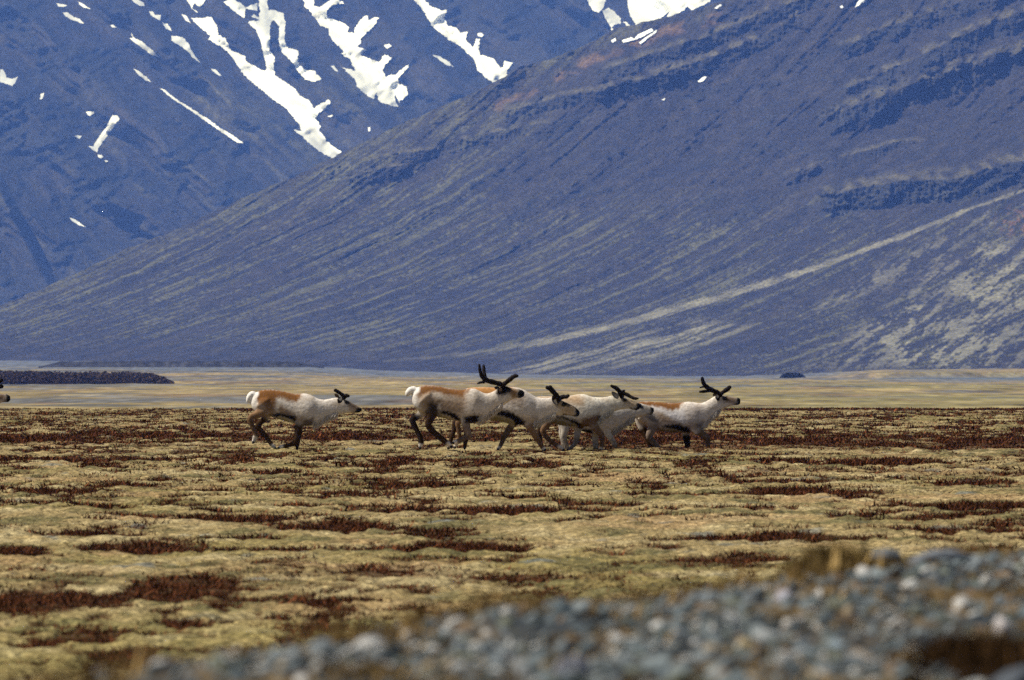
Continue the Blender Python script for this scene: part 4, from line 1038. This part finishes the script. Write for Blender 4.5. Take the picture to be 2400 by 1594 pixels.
DEER['second'] = dict(zoom=(1120, 880, 7.87), depth=149.4, ground=1395, seed=13, label='white-necked reindeer with thick backswept antler, second from the rear of the herd',
  sec=[(-270, 310, 420), (-235, 262, 530), (-180, 232, 620), (-100, 220, 690), (0, 214, 740), (150, 212, 790), (290, 222, 830), (450, 214, 862), (600, 208, 890), (750, 226, 912), (860, 266, 918), (960, 330, 920), (1060, 390, 925, .5), (1130, 408, 905, .48), (1210, 416, 850, .45),
       (1300, 412, 795, .43), (1380, 400, 752, .42), (1450, 408, 738, .42), (1520, 440, 735, .4), (1600, 482, 736, .38), (1680, 516, 742, .37), (1750, 552, 756, .37), (1810, 590, 768, .38), (1855, 632, 752, .36), (1882, 668, 715, .3)],
  legs=[(N_, [(-120, 450, 140), (-170, 640, 110), (-280, 790, 70), (-372, 880, 50), (-352, 1000, 42), (-345, 1150, 40), (-395, 1250, 40), (-425, 1330, 28)], LEGB),
        (F_, [(-110, 500, 120), (-240, 740, 80), (-425, 860, 48), (-440, 1000, 44), (-495, 1180, 40), (-525, 1270, 38), (-545, 1340, 28)], LEG),
        (N_, [(880, 720, 140), (900, 860, 92), (1000, 1020, 62), (1105, 1180, 52), (1160, 1270, 44), (1190, 1320, 40), (1240, 1375, 30)], LEGB),
        (F_, [(770, 780, 110), (650, 890, 78), (570, 1000, 60), (490, 1130, 50), (440, 1240, 40), (415, 1300, 38), (370, 1365, 30)], (rgb(.11, .075, .05), WHITE))],
  tail=[(-240, 300, 36), (-310, 330, 42), (-350, 400, 24)], eye=(1580, 540),
  antlers=[([[(1500, 470, 46), (1460, 390, 48), (1400, 310, 46), (1330, 245, 42), (1262, 218, 34)], [(1370, 270, 40), (1335, 215, 36), (1325, 195, 28)], [(1490, 430, 44), (1560, 395, 40), (1630, 395, 36), (1675, 365, 30)]], N_),
           ([[(1495, 470, 40), (1450, 390, 42), (1380, 300, 40), (1310, 235, 34)], [(1490, 430, 38), (1600, 400, 32), (1650, 400, 26)]], F_)],
  ears=[(1455, 530, 1372, 375, 50, N_, CREAM * .8), (1450, 480, 1380, 420, 40, F_, TAN)], mane=(1060, 1450), base=rgb(.69, .605, .515),
  zones=[([(-290, 200), (150, 190), (480, 190), (620, 200), (700, 330), (600, 430), (300, 400), (0, 420), (-250, 420)], rgb(.42, .20, .065), 30), ([(580, 240), (780, 260), (860, 360), (840, 500), (640, 520), (560, 460)], TAN, 55, .75),
         ([(-300, 400), (200, 400), (400, 560), (200, 760), (-260, 700)], TAN, 50, .6), ([(310, 720), (395, 635), (560, 655), (750, 745), (890, 850), (870, 945), (680, 945), (640, 830), (450, 765)], DARK, 16),
         ([(150, 770), (330, 735), (640, 830), (680, 900), (150, 900)], OLIVE, 16), ([(1010, 770), (1110, 740), (1120, 830), (1060, 850)], DKBR, 30, .55),
         ([(850, 780), (1000, 760), (1080, 880), (980, 960), (880, 900)], TAN, 40, .5),
         ([(1480, 500), (1600, 470), (1760, 540), (1830, 600), (1780, 740), (1600, 740), (1520, 640), (1450, 560)], rgb(.42, .27, .13), 30, .85), ([(1560, 440), (1760, 520), (1900, 650), (1880, 720), (1790, 600), (1660, 560), (1580, 560), (1540, 530)], BLACK, 12),
         ([(1800, 580), (1900, 640), (1910, 740), (1800, 800), (1730, 760), (1800, 720)], BLACK, 12), ([(1560, 710), (1740, 740), (1700, 760), (1560, 740)], BLACK, 8), ([(1420, 400), (1520, 420), (1500, 540), (1430, 560)], DARK, 16, .9)])
DEER['third'] = dict(zoom=(1280, 880, 7.87), depth=150.8, ground=1400, seed=14, label='cream reindeer with antler tine over its brow and a brown shoulder, middle of the herd',
  sec=[(-275, 470, 560), (-240, 420, 650), (-170, 392, 730), (-60, 384, 800), (80, 384, 865), (200, 384, 905), (320, 382, 930), (450, 368, 938), (560, 350, 945), (640, 344, 950), (730, 352, 950), (820, 384, 940), (900, 400, 918, .54), (980, 405, 860, .5), (1050, 402, 795, .46), (1130, 390, 738, .43),
       (1200, 374, 695, .41), (1280, 372, 658, .41), (1350, 386, 638, .42), (1420, 402, 625, .4), (1500, 424, 618, .38), (1570, 448, 628, .37), (1640, 476, 645, .36), (1700, 496, 640, .36), (1750, 516, 595, .34), (1775, 530, 562, .3)],
  legs=[(N_, [(-20, 620, 150), (60, 780, 108), (15, 900, 76), (-60, 1020, 54), (0, 1130, 46), (120, 1240, 42), (210, 1300, 42), (320, 1370, 30)], LEGB),
        (F_, [(-60, 700, 120), (-80, 890, 74), (-125, 1040, 48), (-112, 1190, 44), (-90, 1290, 38), (-50, 1372, 28)], LEG),
        (N_, [(880, 745, 118), (850, 880, 96), (950, 1015, 64), (1032, 1115, 52), (1034, 1230, 40), (1028, 1310, 42), (1000, 1375, 32)], (rgb(.17, .10, .055), WHITE)),
        (F_, [(640, 850, 120), (600, 980, 74), (575, 1080, 56), (560, 1190, 46), (520, 1280, 40), (400, 1375, 26)], (rgb(.36, .31, .27), None))],
  tail=[(-250, 450, 36), (-310, 490, 42), (-340, 560, 24)], eye=(1450, 447),
  antlers=[([[(1400, 410, 40), (1375, 340, 46), (1330, 270, 40), (1262, 222, 34), (1195, 188, 26)], [(1375, 300, 24), (1420, 290, 24), (1450, 280, 20)], [(1385, 330, 36), (1480, 345, 34), (1570, 400, 30), (1640, 425, 28), (1700, 425, 16)]], N_),
           ([[(1400, 410, 36), (1370, 330, 38), (1330, 260, 34), (1270, 205, 30)], [(1390, 330, 30), (1500, 365, 28), (1620, 430, 26)]], F_)],
  ears=[(1330, 420, 1205, 295, 46, N_, GREY), (1340, 390, 1290, 320, 34, F_, GREY)], mane=(960, 1250), base=rgb(.72, .645, .52), ear_rim=GREY * .6,
  zones=[([(-280, 370), (100, 365), (330, 365), (560, 345), (640, 380), (700, 460), (690, 540), (560, 560), (330, 500), (-250, 560)], rgb(.38, .235, .12), 40, .85),
         ([(-290, 560), (300, 520), (350, 760), (100, 820), (-250, 740)], TAN, 50, .6), ([(160, 750), (330, 760), (560, 830), (700, 900), (700, 990), (620, 1000), (520, 900), (300, 800), (150, 790)], DARK, 15),
         ([(30, 800), (280, 795), (520, 900), (560, 960), (50, 940)], OLIVE, 16), ([(650, 800), (860, 740), (970, 700), (1005, 760), (1000, 860), (900, 930), (780, 980), (640, 960)], rgb(.17, .10, .055), 24),
         ([(950, 730), (1000, 740), (1010, 860), (960, 840)], DARK, 14, .8),
         ([(1370, 440), (1480, 400), (1640, 470), (1720, 510), (1690, 580), (1560, 600), (1450, 560)], rgb(.40, .28, .16), 34, .8), ([(1450, 405), (1600, 440), (1740, 510), (1690, 520), (1560, 470)], DKBR, 10, .8),
         ([(1660, 510), (1760, 500), (1800, 560), (1700, 670), (1560, 640), (1560, 600), (1660, 600)], BLACK, 12), ([(1400, 410), (1500, 420), (1490, 480), (1410, 490)], DARK, 8, .9)])
DEER['pale'] = dict(zoom=(1280, 880, 7.87), depth=152.2, ground=1400, seed=15, label='pale grey reindeer without visible antlers, mostly hidden behind the middle one',
  sec=[(170, 570, 660), (205, 520, 780), (290, 488, 880), (450, 472, 960), (600, 466, 1010), (750, 462, 1055), (900, 455, 1078), (1000, 462, 1085), (1100, 495, 1080), (1200, 525, 1060), (1300, 540, 1035, .52), (1400, 540, 965, .48), (1500, 530, 885, .44), (1600, 520, 820, .42), (1680, 512, 788, .42),
       (1760, 516, 770, .42), (1830, 538, 748, .4), (1890, 560, 732, .38), (1940, 578, 728, .38), (1975, 592, 702, .36), (1996, 608, 660, .3)],
  legs=[(N_, [(300, 700, 140), (340, 880, 100), (350, 1010, 74), (320, 1140, 52), (365, 1270, 48), (378, 1330, 44), (392, 1378, 34)], LEGP),
        (F_, [(280, 800, 120), (300, 950, 76), (285, 1080, 50), (320, 1230, 46), (330, 1320, 40), (342, 1378, 32)], LEGP),
        (N_, [(1150, 850, 130), (1120, 1010, 82), (1165, 1120, 60), (1235, 1225, 50), (1268, 1300, 44), (1282, 1365, 34)], (rgb(.42, .37, .30), DARK)),
        (F_, [(950, 900, 110), (915, 1050, 68), (908, 1150, 58), (912, 1270, 54), (916, 1330, 48), (922, 1385, 40)], LEGP)],
  tail=[(190, 560, 36), (140, 590, 42), (110, 650, 24)], eye=(1760, 585), antlers=[], ears=[(1660, 540, 1590, 500, 36, F_, GREY)], mane=(1250, 1640), base=rgb(.50, .445, .375), ear_rim=GREY * .6,
  zones=[([(200, 470), (900, 440), (1080, 500), (800, 640), (300, 640)], TAN, 50, .5), ([(650, 980), (870, 990), (880, 1100), (600, 1080)], DARK, 18), ([(1830, 560), (1930, 560), (1940, 680), (1840, 640)], GREY * .7, 24, .5),
         ([(1930, 570), (2010, 580), (2010, 700), (1950, 750), (1850, 720), (1930, 690)], BLACK, 12)])
DEER['leader'] = dict(zoom=(1440, 870, 7.378), depth=153.4, ground=1390, seed=16, label='leading reindeer with head raised and forked dark antlers, rightmost of the herd',
  sec=[(325, 620, 720), (360, 575, 800), (420, 540, 860), (520, 523, 920), (640, 527, 985), (760, 534, 1030), (880, 543, 1052), (1000, 550, 1058), (1100, 548, 1055), (1200, 533, 1058), (1300, 527, 1060), (1400, 541, 1045), (1480, 548, 1010, .52), (1540, 540, 968, .48), (1600, 512, 920, .45), (1660, 478, 852, .43),
       (1720, 442, 790, .42), (1780, 420, 735, .42), (1840, 413, 692, .42), (1900, 420, 650, .4), (1960, 430, 622, .38), (2030, 438, 600, .37), (2090, 446, 590, .37), (2140, 455, 588, .37), (2170, 467, 575, .36), (2185, 490, 548, .3)],
  legs=[(N_, [(500, 720, 160), (645, 850, 118), (655, 980, 86), (600, 1120, 60), (640, 1190, 52), (710, 1270, 46), (760, 1330, 44), (840, 1375, 30)], (rgb(.21, .155, .115), None)),
        (F_, [(450, 800, 120), (470, 950, 76), (535, 1075, 52), (585, 1200, 46), (620, 1290, 40), (680, 1350, 30)], (DKBR, None)),
        (N_, [(1370, 890, 130), (1420, 1015, 86), (1515, 1085, 62), (1606, 1165, 52), (1614, 1250, 42), (1608, 1310, 38), (1602, 1362, 28)], (rgb(.13, .085, .05), None)),
        (F_, [(1250, 930, 110), (1238, 1070, 78), (1250, 1190, 56), (1268, 1290, 46), (1220, 1335, 40), (1120, 1362, 32)], (DARK * 1.5, WHITE * .8))],
  tail=[(350, 600, 36), (300, 630, 42), (270, 690, 24)], eye=(1905, 470),
  antlers=[([[(1840, 430, 38), (1790, 375, 40), (1700, 335, 42), (1610, 285, 40), (1545, 220, 36), (1520, 150, 32), (1512, 108, 26)], [(1660, 335, 26), (1560, 350, 26), (1470, 356, 20)], [(1560, 262, 18), (1475, 286, 13)], [(1825, 405, 36), (1900, 345, 34), (1985, 280, 34), (2005, 262, 24)]], N_),
           ([[(1840, 430, 34), (1780, 370, 34), (1690, 325, 34), (1600, 270, 32), (1550, 210, 28)], [(1825, 405, 30), (1910, 350, 30), (1990, 310, 26)]], F_)],
  ears=[(1775, 400, 1795, 515, 42, N_, CREAM), (1740, 430, 1715, 385, 30, F_, DKBR)], mane=(1480, 1840),
  zones=[([(400, 500), (700, 505), (1000, 535), (1200, 520), (1120, 640), (1000, 690), (880, 665), (700, 620), (560, 600), (400, 640)], BROWN, 18), ([(680, 660), (850, 740), (1150, 900), (1000, 930), (800, 900), (740, 820)], TAN * 1.15, 40, .8),
         ([(660, 615), (800, 640), (1000, 700), (1200, 650), (1250, 860), (1180, 900), (1000, 820), (850, 720), (700, 665)], rgb(.76, .70, .66), 22, .9), ([(500, 770), (620, 740), (740, 800), (770, 960), (700, 900), (600, 860)], DKBR * .8, 30, .85),
         ([(380, 700), (500, 720), (600, 900), (640, 1000), (500, 1000), (400, 850)], rgb(.34, .27, .21), 40, .8), ([(820, 935), (1100, 905), (1200, 940), (1300, 960), (1330, 1080), (1180, 1060), (1000, 1005), (820, 980)], DARK, 16),
         ([(750, 985), (1000, 1005), (1170, 1050), (1150, 1100), (760, 1080)], OLIVE, 14), ([(1380, 900), (1530, 850), (1590, 930), (1500, 1010), (1400, 1010)], DKBR, 30, .8), ([(1280, 880), (1420, 860), (1400, 1000), (1280, 980)], TAN * .8, 35, .6),
         ([(1250, 560), (1450, 560), (1560, 640), (1500, 850), (1250, 800)], rgb(.44, .36, .32), 60, .5), ([(1880, 410), (2110, 430), (2110, 560), (2000, 560), (1880, 540)], rgb(.17, .10, .055), 26, .9),
         ([(2105, 430), (2200, 450), (2200, 600), (2080, 600), (2060, 580), (2120, 550)], BLACK, 10), ([(1870, 430), (1960, 440), (1950, 510), (1880, 510)], DARK, 10, .9)])
for k_ in ('lone', 'stag', 'second', 'third', 'pale', 'leader'):
    make_deer(DEER[k_])
last = dict(DEER['leader']); last.update(depth=150.0, shift=-1719.0, scale=1.06, seed=31, label='reindeer of which only the muzzle and antler tips enter at the left edge')
last['antlers'] = [([[(1840, 430, 38), (1790, 375, 40), (1700, 335, 42), (1610, 285, 40), (1545, 220, 36), (1512, 108, 26)], [(1825, 405, 36), (1930, 350, 34), (2040, 325, 36), (2062, 315, 28)], [(1900, 350, 30), (1980, 270, 32), (2035, 225, 34), (2042, 200, 24)]], N_), last['antlers'][1]]
make_deer(last)

# ------------------------------------------------------------------ air between the camera and the mountains
def build_haze():
    bm = bmesh.new(); bmesh.ops.create_cube(bm, size=1.0)
    for v in bm.verts:
        v.co.x *= 22000; v.co.y = -600 + (v.co.y + .5) * 21600; v.co.z = -8.0 + (v.co.z + .5) * 1150
    me = bpy.data.meshes.new('haze'); bm.to_mesh(me); bm.free()
    m = bpy.data.materials.new('haze'); m.use_nodes = True; nt = m.node_tree
    nt.nodes.remove(nt.nodes['Principled BSDF'])
    pv = nt.nodes.new('ShaderNodeVolumePrincipled')
    pv.inputs['Color'].default_value = HAZE_COLOR + (1,)
    pv.inputs['Density'].default_value = HAZE_DENSITY
    pv.inputs['Density Attribute'].default_value = ''
    pv.inputs['Color Attribute'].default_value = ''
    pv.inputs['Temperature Attribute'].default_value = ''
    pv.inputs['Anisotropy'].default_value = 0.0
    pv.inputs['Absorption Color'].default_value = (1, 1, 1, 1)
    nt.links.new(pv.outputs[0], nt.nodes['Material Output'].inputs['Volume'])
    o = link('haze', me, m); tag(o, 'thin blue haze lying over the whole plain', 'haze', kind='stuff')
HAZE_COLOR = (0.14, 0.295, 1.0); HAZE_DENSITY = 1.0 / 23000
build_haze()
